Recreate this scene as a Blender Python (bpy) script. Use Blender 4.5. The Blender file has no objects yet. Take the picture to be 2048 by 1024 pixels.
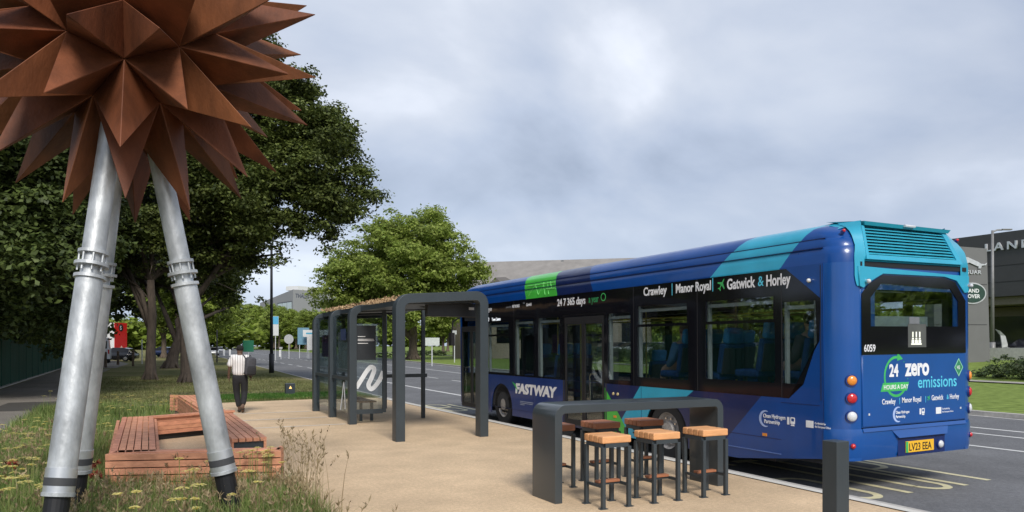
import bpy, bmesh, math, random
import numpy as np
from mathutils import Vector, Matrix, noise as mnoise
PI = math.pi
sc = bpy.context.scene
COL = sc.collection
random.seed(7)

# ------------------------------------------------------------------ camera
TH = math.atan(754/1500.0)               # the road runs along +Y; the camera looks to the right of it
cam_d = bpy.data.cameras.new('camera'); cam = bpy.data.objects.new('camera', cam_d)
COL.objects.link(cam); sc.camera = cam
cam.location = (0, 0, 1.75); cam.rotation_euler = (PI/2, 0, -TH)
cam_d.sensor_width = 36.0; cam_d.lens = 36.0*1500/2048
cam_d.shift_y = (690-512)/2048.0
cam_d.clip_start = 0.05; cam_d.clip_end = 3000

# ------------------------------------------------------------------ sky and sun
SUN_EL, SUN_AZ = math.radians(42), math.radians(192)      # azimuth clockwise from +Y
w = bpy.data.worlds.new("World"); sc.world = w; w.use_nodes = True
nt = w.node_tree; nt.nodes.clear()
def N(nt, typ, **kw):
    n = nt.nodes.new(typ)
    for k, v in kw.items():
        if k.startswith('i_'):
            n.inputs[int(k[2:])].default_value = v
        else: setattr(n, k, v)
    return n
def L(nt, a, b): nt.links.new(a, b)
wout = N(nt, 'ShaderNodeOutputWorld'); bg = N(nt, 'ShaderNodeBackground')
sky = N(nt, 'ShaderNodeTexSky'); sky.sky_type = 'NISHITA'; sky.sun_disc = False
sky.sun_elevation = SUN_EL; sky.sun_rotation = SUN_AZ
tc = N(nt, 'ShaderNodeTexCoord'); sep = N(nt, 'ShaderNodeSeparateXYZ'); L(nt, tc.outputs['Generated'], sep.inputs[0])
# clouds lie in a plane overhead: direction / (z + c)
zc = N(nt, 'ShaderNodeMath', operation='MAXIMUM', i_1=0.0); L(nt, sep.outputs[2], zc.inputs[0])
za = N(nt, 'ShaderNodeMath', operation='ADD', i_1=0.42); L(nt, zc.outputs[0], za.inputs[0])
dx = N(nt, 'ShaderNodeMath', operation='DIVIDE'); L(nt, sep.outputs[0], dx.inputs[0]); L(nt, za.outputs[0], dx.inputs[1])
dy = N(nt, 'ShaderNodeMath', operation='DIVIDE'); L(nt, sep.outputs[1], dy.inputs[0]); L(nt, za.outputs[0], dy.inputs[1])
cmb = N(nt, 'ShaderNodeCombineXYZ'); L(nt, dx.outputs[0], cmb.inputs[0]); L(nt, dy.outputs[0], cmb.inputs[1])
mp = N(nt, 'ShaderNodeMapping'); mp.inputs['Location'].default_value = (3.1, 1.7, 0); mp.inputs['Rotation'].default_value = (0, 0, math.radians(-20)); mp.inputs['Scale'].default_value = (1.0, 1.25, 1)
L(nt, cmb.outputs[0], mp.inputs[0])
n1 = N(nt, 'ShaderNodeTexNoise'); n1.inputs['Scale'].default_value = 1.7; n1.inputs['Detail'].default_value = 9; n1.inputs['Roughness'].default_value = 0.49; n1.inputs['Distortion'].default_value = 0.25
L(nt, mp.outputs[0], n1.inputs['Vector'])
r1 = N(nt, 'ShaderNodeValToRGB'); L(nt, n1.outputs['Fac'], r1.inputs[0])
e = r1.color_ramp.elements
e[0].position = 0.30; e[0].color = (2.15, 2.5, 3.2, 1)
e[1].position = 0.72; e[1].color = (6.3, 6.5, 7.0, 1)
m_ = r1.color_ramp.elements.new(0.43); m_.color = (3.1, 3.5, 4.3, 1)
m_ = r1.color_ramp.elements.new(0.55); m_.color = (4.05, 4.35, 4.95, 1)
n2 = N(nt, 'ShaderNodeTexNoise'); n2.inputs['Scale'].default_value = 0.55; n2.inputs['Detail'].default_value = 4
L(nt, mp.outputs[0], n2.inputs['Vector'])
r2 = N(nt, 'ShaderNodeValToRGB'); L(nt, n2.outputs['Fac'], r2.inputs[0])
r2.color_ramp.elements[0].position = 0.40; r2.color_ramp.elements[0].color = (0.76, 0.79, 0.85, 1)
r2.color_ramp.elements[1].position = 0.62; r2.color_ramp.elements[1].color = (1.08, 1.08, 1.08, 1)
mm = N(nt, 'ShaderNodeMix', data_type='RGBA', blend_type='MULTIPLY'); mm.inputs[0].default_value = 1
L(nt, r1.outputs[0], mm.inputs[6]); L(nt, r2.outputs[0], mm.inputs[7])
# clearer, bluer air low down between the clouds and the horizon
lo = N(nt, 'ShaderNodeMapRange'); lo.inputs[1].default_value = .02; lo.inputs[2].default_value = .22; lo.inputs[3].default_value = .55; lo.inputs[4].default_value = 0; L(nt, sep.outputs[2], lo.inputs[0])
lm = N(nt, 'ShaderNodeMix', data_type='RGBA'); L(nt, lo.outputs[0], lm.inputs[0]); L(nt, mm.outputs[2], lm.inputs[6]); lm.inputs[7].default_value = (3.5, 4.2, 5.5, 1)
mx = N(nt, 'ShaderNodeMix', data_type='RGBA'); mx.inputs[0].default_value = 0.90
L(nt, sky.outputs[0], mx.inputs[6]); L(nt, lm.outputs[2], mx.inputs[7])
L(nt, mx.outputs[2], bg.inputs[0]); bg.inputs[1].default_value = 0.105
L(nt, bg.outputs[0], wout.inputs[0])
sun_d = bpy.data.lights.new('sun', 'SUN'); sun_d.energy = 2.1; sun_d.angle = math.radians(18); sun_d.color = (1, 0.95, 0.88)
sun = bpy.data.objects.new('sun', sun_d); COL.objects.link(sun)
sdir = Vector((math.sin(SUN_AZ)*math.cos(SUN_EL), math.cos(SUN_AZ)*math.cos(SUN_EL), math.sin(SUN_EL)))
sun.rotation_euler = sdir.to_track_quat('Z', 'Y').to_euler()
sc.view_settings.view_transform = 'Standard'; sc.view_settings.look = 'None'
sc.view_settings.gamma = 1; sc.view_settings.use_curve_mapping = False
sc.view_settings.exposure = 0.66
sc.cycles.max_bounces = 6; sc.cycles.transparent_max_bounces = 16

# ------------------------------------------------------------------ helpers
def srgb(r, g, b):
    f = lambda c: (c/255/12.92) if c/255 <= 0.04045 else ((c/255+0.055)/1.055)**2.4
    return (f(r), f(g), f(b))
MATS = {}
def mat(name, col, rough=0.6, metal=0.0, var=0.12, scale=6.0, bump=0.0, bscale=80.0, spec=0.5, coat=0.0, rnd=0.0, island=0.0, stretch=(1, 1, 1), col2=None, emit=None):
    if name in MATS: return MATS[name]
    m = bpy.data.materials.new(name); m.use_nodes = True; MATS[name] = m
    t = m.node_tree; p = t.nodes['Principled BSDF']
    p.inputs['Roughness'].default_value = rough; p.inputs['Metallic'].default_value = metal
    p.inputs['Specular IOR Level'].default_value = spec; p.inputs['Coat Weight'].default_value = coat
    p.inputs['Coat Roughness'].default_value = 0.08
    c = N(t, 'ShaderNodeTexCoord'); mpp = N(t, 'ShaderNodeMapping'); mpp.inputs['Scale'].default_value = stretch
    L(t, c.outputs['Object'], mpp.inputs[0])
    nz = N(t, 'ShaderNodeTexNoise'); nz.inputs['Scale'].default_value = scale; nz.inputs['Detail'].default_value = 5; nz.inputs['Roughness'].default_value = .6
    L(t, mpp.outputs[0], nz.inputs['Vector'])
    rp = N(t, 'ShaderNodeMapRange'); rp.inputs[1].default_value = .3; rp.inputs[2].default_value = .7
    L(t, nz.outputs['Fac'], rp.inputs[0])
    mix = N(t, 'ShaderNodeMix', data_type='RGBA'); L(t, rp.outputs[0], mix.inputs[0])
    a = [max(0, x*(1-var)) for x in col]; b = [x*(1+var) for x in (col2 or col)]
    mix.inputs[6].default_value = (*a, 1); mix.inputs[7].default_value = (*b, 1)
    outc = mix.outputs[2]
    if island or rnd:
        h = N(t, 'ShaderNodeHueSaturation')
        if island: g = N(t, 'ShaderNodeNewGeometry'); src = g.outputs['Random Per Island']; amt = island
        else: g = N(t, 'ShaderNodeObjectInfo'); src = g.outputs['Random']; amt = rnd
        mr = N(t, 'ShaderNodeMapRange'); mr.inputs[3].default_value = 1-amt; mr.inputs[4].default_value = 1+amt
        L(t, src, mr.inputs[0]); L(t, mr.outputs[0], h.inputs['Value']); L(t, outc, h.inputs['Color'])
        mr2 = N(t, 'ShaderNodeMapRange'); mr2.inputs[3].default_value = .5-amt*.05; mr2.inputs[4].default_value = .5+amt*.05
        ml = N(t, 'ShaderNodeMath', operation='FRACT'); mu = N(t, 'ShaderNodeMath', operation='MULTIPLY', i_1=7.31)
        L(t, src, mu.inputs[0]); L(t, mu.outputs[0], ml.inputs[0]); L(t, ml.outputs[0], mr2.inputs[0]); L(t, mr2.outputs[0], h.inputs['Hue'])
        outc = h.outputs[0]
    L(t, outc, p.inputs['Base Color'])
    if bump:
        bn = N(t, 'ShaderNodeTexNoise'); bn.inputs['Scale'].default_value = bscale; bn.inputs['Detail'].default_value = 4
        L(t, mpp.outputs[0], bn.inputs['Vector'])
        bp = N(t, 'ShaderNodeBump'); bp.inputs['Strength'].default_value = bump; bp.inputs['Distance'].default_value = 0.02
        L(t, bn.outputs['Fac'], bp.inputs['Height']); L(t, bp.outputs[0], p.inputs['Normal'])
    if emit:
        p.inputs['Emission Color'].default_value = (*emit[:3], 1); p.inputs['Emission Strength'].default_value = emit[3]
    return m
def leafmat(name, col, col2, trans=0.25, amt=0.3):
    if name in MATS: return MATS[name]
    m = bpy.data.materials.new(name); m.use_nodes = True; MATS[name] = m
    t = m.node_tree; p = t.nodes['Principled BSDF']; p.inputs['Roughness'].default_value = .55; p.inputs['Specular IOR Level'].default_value = .3
    g = N(t, 'ShaderNodeNewGeometry'); mix = N(t, 'ShaderNodeMix', data_type='RGBA')
    L(t, g.outputs['Random Per Island'], mix.inputs[0]); mix.inputs[6].default_value = (*col, 1); mix.inputs[7].default_value = (*col2, 1)
    c = N(t, 'ShaderNodeTexCoord'); nz = N(t, 'ShaderNodeTexNoise'); nz.inputs['Scale'].default_value = .7; L(t, c.outputs['Object'], nz.inputs['Vector'])
    mr = N(t, 'ShaderNodeMapRange'); mr.inputs[1].default_value = .35; mr.inputs[2].default_value = .65; mr.inputs[3].default_value = 1-amt; mr.inputs[4].default_value = 1+amt
    L(t, nz.outputs['Fac'], mr.inputs[0])
    h = N(t, 'ShaderNodeHueSaturation'); L(t, mix.outputs[2], h.inputs['Color']); L(t, mr.outputs[0], h.inputs['Value'])
    L(t, h.outputs[0], p.inputs['Base Color'])
    tr = N(t, 'ShaderNodeBsdfTranslucent'); L(t, h.outputs[0], tr.inputs[0])
    ms = N(t, 'ShaderNodeMixShader'); ms.inputs[0].default_value = trans
    L(t, p.outputs[0], ms.inputs[1]); L(t, tr.outputs[0], ms.inputs[2])
    L(t, ms.outputs[0], t.nodes['Material Output'].inputs[0])
    return m
def glassmat(name, tint=(.6, .65, .66), refl=0.12, rough=0.02):
    if name in MATS: return MATS[name]
    m = bpy.data.materials.new(name); m.use_nodes = True; MATS[name] = m
    t = m.node_tree; t.nodes.remove(t.nodes['Principled BSDF'])
    tr = N(t, 'ShaderNodeBsdfTransparent'); tr.inputs[0].default_value = (*tint, 1)
    gl = N(t, 'ShaderNodeBsdfGlossy'); gl.inputs['Roughness'].default_value = rough; gl.inputs[0].default_value = (.9, .95, 1, 1)
    fr = N(t, 'ShaderNodeLayerWeight'); fr.inputs[0].default_value = .35
    mr = N(t, 'ShaderNodeMapRange'); mr.inputs[3].default_value = refl*.5; mr.inputs[4].default_value = min(1, refl*4); L(t, fr.outputs['Fresnel'], mr.inputs[0])
    ms = N(t, 'ShaderNodeMixShader'); L(t, mr.outputs[0], ms.inputs[0]); L(t, tr.outputs[0], ms.inputs[1]); L(t, gl.outputs[0], ms.inputs[2])
    L(t, ms.outputs[0], t.nodes['Material Output'].inputs[0])
    return m

def tag(o, label=None, cat=None, group=None, kind=None):
    if label: o['label'] = label
    if cat: o['category'] = cat
    if group: o['group'] = group
    if kind: o['kind'] = kind
    return o
def thing(name, loc, label, cat, group=None, rz=0.0):
    o = bpy.data.objects.new(name, None); COL.objects.link(o); o.location = loc; o.rotation_euler = (0, 0, rz); o.empty_display_size = .2
    return tag(o, label, cat, group)
def origin(o):
    v = Vector((0, 0, 0))
    while o is not None: v += o.location; o = o.parent
    return v
def link(name, me, mats, parent=None, smooth=False, local=False):
    """mesh in world coordinates (unless local) becomes one object under parent"""
    if not isinstance(mats, (list, tuple)): mats = [mats]
    if not me.materials:
        for m in mats: me.materials.append(m)
    o = bpy.data.objects.new(name, me); COL.objects.link(o)
    if parent is not None:
        if not local: me.transform(Matrix.Translation(-origin(parent)))
        o.parent = parent
    if smooth: me.polygons.foreach_set('use_smooth', [True]*len(me.polygons))
    return o
class MB:
    def __init__(s): s.bm = bmesh.new(); s.mi = 0
    def face(s, vs):
        try: f = s.bm.faces.new(vs); f.material_index = s.mi; return f
        except ValueError: return None
    def poly(s, pts): return s.face([s.bm.verts.new(p) for p in pts])
    def box(s, x0, x1, y0, y1, z0, z1, M=None, bevel=0.0):
        P = [(x0,y0,z0),(x1,y0,z0),(x1,y1,z0),(x0,y1,z0),(x0,y0,z1),(x1,y0,z1),(x1,y1,z1),(x0,y1,z1)]
        if M is not None: P = [M @ Vector(p) for p in P]
        v = [s.bm.verts.new(p) for p in P]
        F = [s.face([v[i] for i in q]) for q in ((0,3,2,1),(4,5,6,7),(0,1,5,4),(1,2,6,5),(2,3,7,6),(3,0,4,7))]
        if bevel:
            es = list({e for f in F if f for e in f.edges})
            bmesh.ops.bevel(s.bm, geom=es, offset=bevel, segments=2, affect='EDGES', profile=.5)
        return s
    def tube(s, pts, rad, seg=10, cap=True, up=None):
        pts = [Vector(p) for p in pts]
        if not isinstance(rad, (list, tuple)): rad = [rad]*len(pts)
        rings = []; prev = None
        for i, p in enumerate(pts):
            d = (pts[min(i+1, len(pts)-1)] - pts[max(i-1, 0)])
            if d.length < 1e-9: d = Vector((0, 0, 1))
            d.normalize()
            a = prev if prev is not None else (Vector((1, 0, 0)) if abs(d.x) < .9 else Vector((0, 1, 0)))
            x = (a - d*a.dot(d)).normalized(); y = d.cross(x); prev = x
            rings.append([s.bm.verts.new(p + (x*math.cos(2*PI*k/seg) + y*math.sin(2*PI*k/seg))*rad[i]) for k in range(seg)])
        for a, b in zip(rings, rings[1:]):
            for k in range(seg): s.face([a[k], a[(k+1) % seg], b[(k+1) % seg], b[k]])
        if cap: s.face(rings[0][::-1]); s.face(rings[-1])
        return s
    def loft(s, rings, cap=True, closed=True):
        R = [[s.bm.verts.new(p) for p in r] for r in rings]; n = len(R[0])
        for a, b in zip(R, R[1:]):
            for k in range(n if closed else n-1): s.face([a[k], a[(k+1) % n], b[(k+1) % n], b[k]])
        if cap: s.face(R[0][::-1]); s.face(R[-1])
        return s
    def prism(s, pts, d):
        d = Vector(d); return s.loft([[Vector(p) for p in pts], [Vector(p)+d for p in pts]])
    def sphere(s, c, r, seg=12, sc3=(1, 1, 1)):
        rings = []
        for i in range(1, seg//2):
            a = PI*i/(seg//2)
            rings.append([(c[0]+r*sc3[0]*math.sin(a)*math.cos(2*PI*k/seg), c[1]+r*sc3[1]*math.sin(a)*math.sin(2*PI*k/seg), c[2]-r*sc3[2]*math.cos(a)) for k in range(seg)])
        return s.loft(rings)
    def build(s, name, m, parent=None, smooth=False, local=False):
        bmesh.ops.recalc_face_normals(s.bm, faces=s.bm.faces)
        me = bpy.data.meshes.new(name); s.bm.to_mesh(me); s.bm.free()
        return link(name, me, m, parent, smooth, local)
def autosmooth(o, ang=35):
    me = o.data; me.polygons.foreach_set('use_smooth', [True]*len(me.polygons))
    try: me.set_sharp_from_angle(angle=math.radians(ang))
    except Exception: pass
    return o
def copy_tree(o, parent=None):
    c = o.copy(); COL.objects.link(c)
    if parent is not None: c.parent = parent
    for ch in o.children: copy_tree(ch, c)
    return c
DG = lambda: bpy.context.evaluated_depsgraph_get()
def curve_mesh(cu):
    o = bpy.data.objects.new('tmp', cu); COL.objects.link(o)
    bpy.context.view_layer.update()
    me = bpy.data.meshes.new_from_object(o.evaluated_get(DG()))
    bpy.data.objects.remove(o); return me
def panel(name, outline, holes, th, M, m, parent=None, bevel=0.0):
    """flat plate with holes, outline in its own 2-D plane, thickness th, placed by M"""
    cu = bpy.data.curves.new(name, 'CURVE'); cu.dimensions = '2D'; cu.fill_mode = 'BOTH'; cu.extrude = th/2; cu.bevel_depth = bevel
    for ring in [outline]+list(holes):
        sp = cu.splines.new('POLY'); sp.points.add(len(ring)-1); sp.use_cyclic_u = True
        for i, p in enumerate(ring): sp.points[i].co = (p[0], p[1], 0, 1)
    me = curve_mesh(cu); bpy.data.curves.remove(cu)
    me.transform(M); me.materials.clear()
    return link(name, me, m, parent)
def text(s, size, M, m, parent, name='lettering', bold=0.0, xs=1.0, align='LEFT', shear=0.0, th=.0015, space=1.0):
    cu = bpy.data.curves.new(name, 'FONT'); cu.body = s; cu.size = size; cu.extrude = th; cu.offset = bold*size
    cu.align_x = align; cu.shear = shear; cu.resolution_u = 3; cu.space_character = space
    me = curve_mesh(cu); bpy.data.curves.remove(cu)
    me.transform(M @ Matrix.Diagonal((xs, 1, 1, 1))); me.materials.clear()
    return link(name, me, m, parent)
def frame(o, x, y):
    x = Vector(x).normalized(); y = Vector(y).normalized(); z = x.cross(y)
    M = Matrix.Identity(4)
    for i in range(3): M[i][0] = x[i]; M[i][1] = y[i]; M[i][2] = z[i]; M[i][3] = o[i]
    return M
def rrect(x0, x1, y0, y1, r, n=4):
    out = []
    for cx, cy, a0 in ((x1-r, y0+r, -PI/2), (x1-r, y1-r, 0), (x0+r, y1-r, PI/2), (x0+r, y0+r, PI)):
        for k in range(n+1):
            a = a0 + PI/2*k/n; out.append((cx+r*math.cos(a), cy+r*math.sin(a)))
    return out
def W(px, py, d):
    """point at depth d on the sight line of a measured pixel, used only to take positions off the photo"""
    l = (px-1024)/1500*d
    s_, c_ = math.sin(TH), math.cos(TH)
    return Vector((c_*l+s_*d, -s_*l+c_*d, 1.75-(py-690)*d/1500))
def interp(pts, y):
    if y <= pts[0][0]: return pts[0][1]
    for (a, b), (c, d) in zip(pts, pts[1:]):
        if y <= c: return b+(d-b)*(y-a)/(c-a)
    return pts[-1][1]
def meshdata(name, verts, faces_quads, m, parent=None, kind=None, mi=None):
    """fast numpy mesh: verts (n,3), quads (m,4)"""
    me = bpy.data.meshes.new(name); nv = len(verts); nf = len(faces_quads); k = faces_quads.shape[1]
    me.vertices.add(nv); me.vertices.foreach_set('co', verts.astype(np.float32).ravel())
    me.loops.add(nf*k); me.loops.foreach_set('vertex_index', faces_quads.astype(np.int32).ravel())
    me.polygons.add(nf); me.polygons.foreach_set('loop_start', np.arange(0, nf*k, k, dtype=np.int32))
    me.update(calc_edges=True); me.validate()
    for q in (m if isinstance(m, list) else [m]): me.materials.append(q)
    if mi is not None: me.polygons.foreach_set('material_index', mi.astype(np.int32))
    return me
def structure(o): o['kind'] = 'structure'; return o

# ------------------------------------------------------------------ materials
M_STEEL = mat('anthracite_steel', srgb(54, 62, 67), .42, .0, .08, 3, bump=.05, bscale=30)
M_GALV = mat('galvanised_steel', (.42, .44, .45), .48, .45, .26, 6, bump=.25, bscale=22, stretch=(1, 1, .5), col2=(.52, .54, .55))
M_GALV_DARK = mat('dark_rubber_band', (.05, .052, .056), .6)
M_RUST = mat('weathering_steel', srgb(94, 56, 35), .6, .0, .28, 2.6, bump=.18, bscale=45, rnd=.12, col2=srgb(120, 72, 45), spec=.3, stretch=(1, 1, .5))
M_WOODF = mat('hardwood_slats', srgb(204, 138, 108), .6, 0, .18, 5, bump=.15, bscale=40, island=.12, stretch=(1.3, 1.3, 3), col2=srgb(214, 150, 118))
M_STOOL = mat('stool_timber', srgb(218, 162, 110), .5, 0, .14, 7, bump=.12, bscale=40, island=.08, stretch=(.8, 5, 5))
M_STOOLD = mat('brown_stool_timber', srgb(160, 106, 74), .5, 0, .16, 7, bump=.12, bscale=40, island=.1, stretch=(.8, 5, 5))  # darker brown timber for the far row seats and every footrest
M_BLACK = mat('black_plastic', (.012, .012, .014), .5)
M_TYRE = mat('tyre_rubber', (.018, .018, .018), .8)
M_WHITE = mat('white_paint', (.75, .75, .75), .5)
M_BARK = mat('bark', (.075, .058, .045), .9, 0, .4, 3, bump=.8, bscale=12, stretch=(4, 4, .8))
M_BARKP = mat('pale_bark', (.13, .10, .075), .9, 0, .4, 3, bump=.8, bscale=12, stretch=(4, 4, .8))
M_DARKPOLE = mat('black_post_paint', (.03, .03, .034), .5)
M_CONC = mat('kerb_concrete', (.42, .40, .37), .85, 0, .12, 12, bump=.2, bscale=90)

# ------------------------------------------------------------------ ground
KN = [(-80, 7.32), (22, 7.32), (36.8, 7.85), (52, 8.5), (116, 10.9), (200, 16.8), (300, 25), (400, 33.5), (600, 51)]
KF = [(-80, 20.0), (12, 20.0), (59, 24.6), (98, 29.5), (130, 33), (165, 36), (200, 37.6), (300, 41.5), (400, 46), (600, 64)]
kn = lambda y: interp(KN, y)
kf = lambda y: interp(KF, y)
YS = [-80, -30, 0, 6, 12, 18, 22, 26, 30, 36.8, 44, 52, 59, 70, 84, 98, 116, 130, 160, 200, 240, 300, 400, 600]
def terr(x, y):
    d = x-kf(y)-17
    t = min(1, max(0, d/12)); return .75*t*t*(3-2*t)
def grassmat():
    m = mat('mown_grass', (.125, .150, .045), .95, 0, .25, 1.2, bump=.7, bscale=60, spec=.15, col2=(.16, .15, .06))
    t = m.node_tree; p = t.nodes['Principled BSDF']
    src = p.inputs['Base Color'].links[0].from_socket
    c = N(t, 'ShaderNodeTexCoord'); nz = N(t, 'ShaderNodeTexNoise'); nz.inputs['Scale'].default_value = .22; nz.inputs['Detail'].default_value = 6; L(t, c.outputs['Object'], nz.inputs['Vector'])
    rp = N(t, 'ShaderNodeMapRange'); rp.inputs[1].default_value = .45; rp.inputs[2].default_value = .68; L(t, nz.outputs['Fac'], rp.inputs[0])
    mx = N(t, 'ShaderNodeMix', data_type='RGBA'); L(t, rp.outputs[0], mx.inputs[0]); L(t, src, mx.inputs[6]); mx.inputs[7].default_value = (.24, .20, .10, 1)
    n3 = N(t, 'ShaderNodeTexNoise'); n3.inputs['Scale'].default_value = 14; n3.inputs['Detail'].default_value = 6; n3.inputs['Roughness'].default_value = .75; L(t, c.outputs['Object'], n3.inputs['Vector'])
    r3 = N(t, 'ShaderNodeMapRange'); r3.inputs[1].default_value = .3; r3.inputs[2].default_value = .7; r3.inputs[3].default_value = .55; r3.inputs[4].default_value = 1.4; L(t, n3.outputs['Fac'], r3.inputs[0])
    h = N(t, 'ShaderNodeHueSaturation'); L(t, r3.outputs[0], h.inputs['Value']); L(t, mx.outputs[2], h.inputs['Color'])
    L(t, h.outputs[0], p.inputs['Base Color']); return m
M_GRASS = grassmat()
M_GRASSG = mat('fresh_grass', (.13, .19, .035), .95, 0, .3, 3, bump=.7, bscale=70, spec=.15, col2=(.19, .25, .06))
M_EARTH = mat('earth', (.07, .055, .035), .95, 0, .3, 5, bump=.8, bscale=40)
def aggregate(name, c, speck, rough=.85, vscale=170):
    m = mat(name, c, rough, 0, .07, 1.1, bump=.35, bscale=160, spec=.3)
    t = m.node_tree; p = t.nodes['Principled BSDF']; src = p.inputs['Base Color'].links[0].from_socket
    cc = N(t, 'ShaderNodeTexCoord')
    out = src
    for k, (scl, lo, hi, amt) in enumerate(((vscale, .35, .65, speck), (22, .35, .68, speck*.45), (.35, .3, .7, .12), (1.7, .35, .7, .07))):
        nz = N(t, 'ShaderNodeTexNoise'); nz.inputs['Scale'].default_value = scl; nz.inputs['Detail'].default_value = 3; L(t, cc.outputs['Object'], nz.inputs['Vector'])
        r = N(t, 'ShaderNodeMapRange'); r.inputs[1].default_value = lo; r.inputs[2].default_value = hi; r.inputs[3].default_value = 1-amt; r.inputs[4].default_value = 1+amt; L(t, nz.outputs['Fac'], r.inputs[0])
        h = N(t, 'ShaderNodeHueSaturation'); L(t, r.outputs[0], h.inputs['Value']); L(t, out, h.inputs['Color']); out = h.outputs[0]
    L(t, out, p.inputs['Base Color']); return m
M_ROAD = aggregate('asphalt', (.150, .152, .158), .3)
M_PATH = aggregate('footpath_asphalt', (.20, .18, .155), .25)
M_BUFF = aggregate('buff_resin_paving', (.60, .445, .285), .20)
M_LINE = mat('road_paint', (.62, .62, .60), .7, 0, .12, 9)
M_LINEY = mat('cream_road_paint', (.62, .57, .36), .7, 0, .15, 9)
def strip(name, fa, fb, za, zb, ys, m, ncol=1, zfun=None):
    b = MB(); rows = []
    for y in ys:
        r = []
        for k in range(ncol+1):
            f = (k/ncol)**1.6 if ncol > 1 else k
            x = fa(y)+(fb(y)-fa(y))*f
            z = za+(zb-za)*k/ncol
            if zfun: z += zfun(x, y)
            r.append((x, y, z))
        rows.append(r)
    b.loft(rows, cap=False, closed=False)
    return b.build(name, m)
g0 = MB(); g0.poly([(-1500, -1500, -.5), (1500, -1500, -.5), (1500, 1500, -.5), (-1500, 1500, -.5)])
structure(g0.build('ground', M_GRASS))
structure(strip('near_verge', lambda y: -300.0, kn, 0, 0, YS, M_GRASS))
structure(strip('road', lambda y: kn(y)-.02, lambda y: kf(y)+.02, -.12, -.12, YS, M_ROAD))
structure(strip('far_verge', lambda y: kf(y), lambda y: 420.0, 0, 0, YS, M_GRASSG, 24, terr))
def kerbstrip(name, f, s):
    b = MB(); rows = []
    for y in YS:
        x = f(y)
        rows.append([(x, y, -.3), (x, y, .012), (x-s*.11, y, .012), (x-s*.125, y, -.0), (x-s*.13, y, -.3)])
    b.loft(rows, cap=True)
    return structure(b.build(name, M_CONC))
kerbstrip('near_kerb', lambda y: kn(y)-.02, -1)
kerbstrip('far_kerb', lambda y: kf(y)+.02, 1)
# the drain slots of the far kerb
def sheet(name, pts, z, m, kind='structure'):
    b = MB(); b.poly([(x, y, z) for x, y in pts]); return tag(b.build(name, m), kind=kind)
# paved bus stop platform with a rounded far end
plat = [(1.66, -20), (7.31, -20), (7.31, 24.2)]
for k in range(9):
    a = k/8; plat.append((7.0-5.6*a, 24.2+.28*math.sin(a*PI)-.35*a*a))
plat += [(1.2, 23.6), (1.1, 21.6), (1.66, 21.3), (1.66, 15.95), (.2, 15.2), (.2, 9.9), (1.66, 9.4)]
sheet('platform_paving', plat, .004, M_BUFF)
for y in (20.05, 18.25, 16.45):
    sheet('paving_line', [(1.7, y-.035), (4.15, y-.035), (4.15, y+.035), (1.7, y+.035)], .009, mat('pale_inlay', (.72, .70, .64), .7))
sheet('kerb_edging', [(7.19, -20), (7.318, -20), (7.318, 24.3), (7.19, 24.3)], .016, mat('pale_kerb_edging', (.60, .58, .53), .8, 0, .1, 8))
sheet('footpath', [(-4.7, -40), (-2.05, -40), (-2.05, 46), (-1.6, 62), (-4.7, 62)], .006, M_PATH)
sheet('forecourt', [(-60, 64), (-1.3, 64), (-.5, 78), (-2, 95), (-60, 95)], .010, M_PATH)
sheet('path_patch', [(-3.5, 23.6), (-2.0, 23.6), (-2.1, 27.0), (-3.4, 27.0)], .011, mat('dark_asphalt_patch', (.055, .05, .043), .9))
sheet('soil_strip', [(1.0, 28.0), (7.1, 27.6), (7.1, 29.2), (1.0, 30.0)], .005, M_EARTH)
sheet('meadow_soil', [(-2.03, -10), (1.64, -10), (1.64, 9.3), (.18, 9.8), (.18, 15.3), (1.64, 16), (1.3, 23.2), (-2.0, 21.5)], .006, M_EARTH)
sheet('worn_soil', [(-1.9, 22.6), (1.0, 24.2), (1.0, 26.4), (-1.6, 25.0)], .007, mat('worn_ground', (.13, .10, .06), .95, 0, .3, 3, bump=.5))
sheet('new_turf', [(1.35, 24.4), (7.1, 24.8), (7.1, 27.5), (1.0, 27.9)], .006, mat('new_turf', (.055, .125, .018), .95, 0, .25, 4, bump=.7, bscale=70, spec=.15))
def fpath(x0, x1, name):
    b = MB(); rows = []
    for y in YS: rows.append([(kf(y)+x0, y, terr(kf(y)+x0, y)+.05), (kf(y)+x1, y, terr(kf(y)+x1, y)+.05)])
    b.loft(rows, cap=False, closed=False); structure(b.build(name, mat('pale_footpath', (.34, .32, .28), .9, 0, .1, 3, bump=.3)))
fpath(14.2, 16.2, 'far_footpath')
# road markings
def rline(pts, wd, m=M_LINE, dash=None, name='road_marking'):
    b = MB(); y0, y1 = pts[0][0], pts[-1][0]
    segs = []
    if dash:
        y = y0
        while y < y1: segs.append((y, min(y+dash[0], y1))); y += dash[0]+dash[1]
    else: segs = [(y0, y1)]
    for a, c in segs:
        n = max(1, int((c-a)/8)); rows = []
        for k in range(n+1):
            y = a+(c-a)*k/n; x = interp(pts, y)
            rows.append([(x-wd/2, y, -.116), (x+wd/2, y, -.116)])
        b.loft(rows, cap=False, closed=False)
    return structure(b.build(name, m))
rline([(-30, 10.5), (6.05, 10.5)], .11, M_LINEY, (1.6, 1.0))
rline([(6.3, 10.55), (20, 10.55)], .11, M_LINEY)
rline([(20.5, 10.6), (26, 10.75), (37, 11.3), (60, 12.6)], .16)
rline([(60, 12.6), (110, 15)], .16, M_LINE, (3, 3))
rline([(-30, 13.9), (24, 13.9)], .12)
rline([(25, 14.3), (40, 15.2), (120, 20.5), (200, 26), (300, 36)], .12, M_LINE, (2.4, 2.4))
rline([(-30, 15.9), (18, 15.9), (30, 16.8)], .12)
rline([(-30, 17.0), (18, 17.0), (30, 17.3), (47, 19.4), (70, 21.5), (100, 24.5)], .14)
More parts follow.
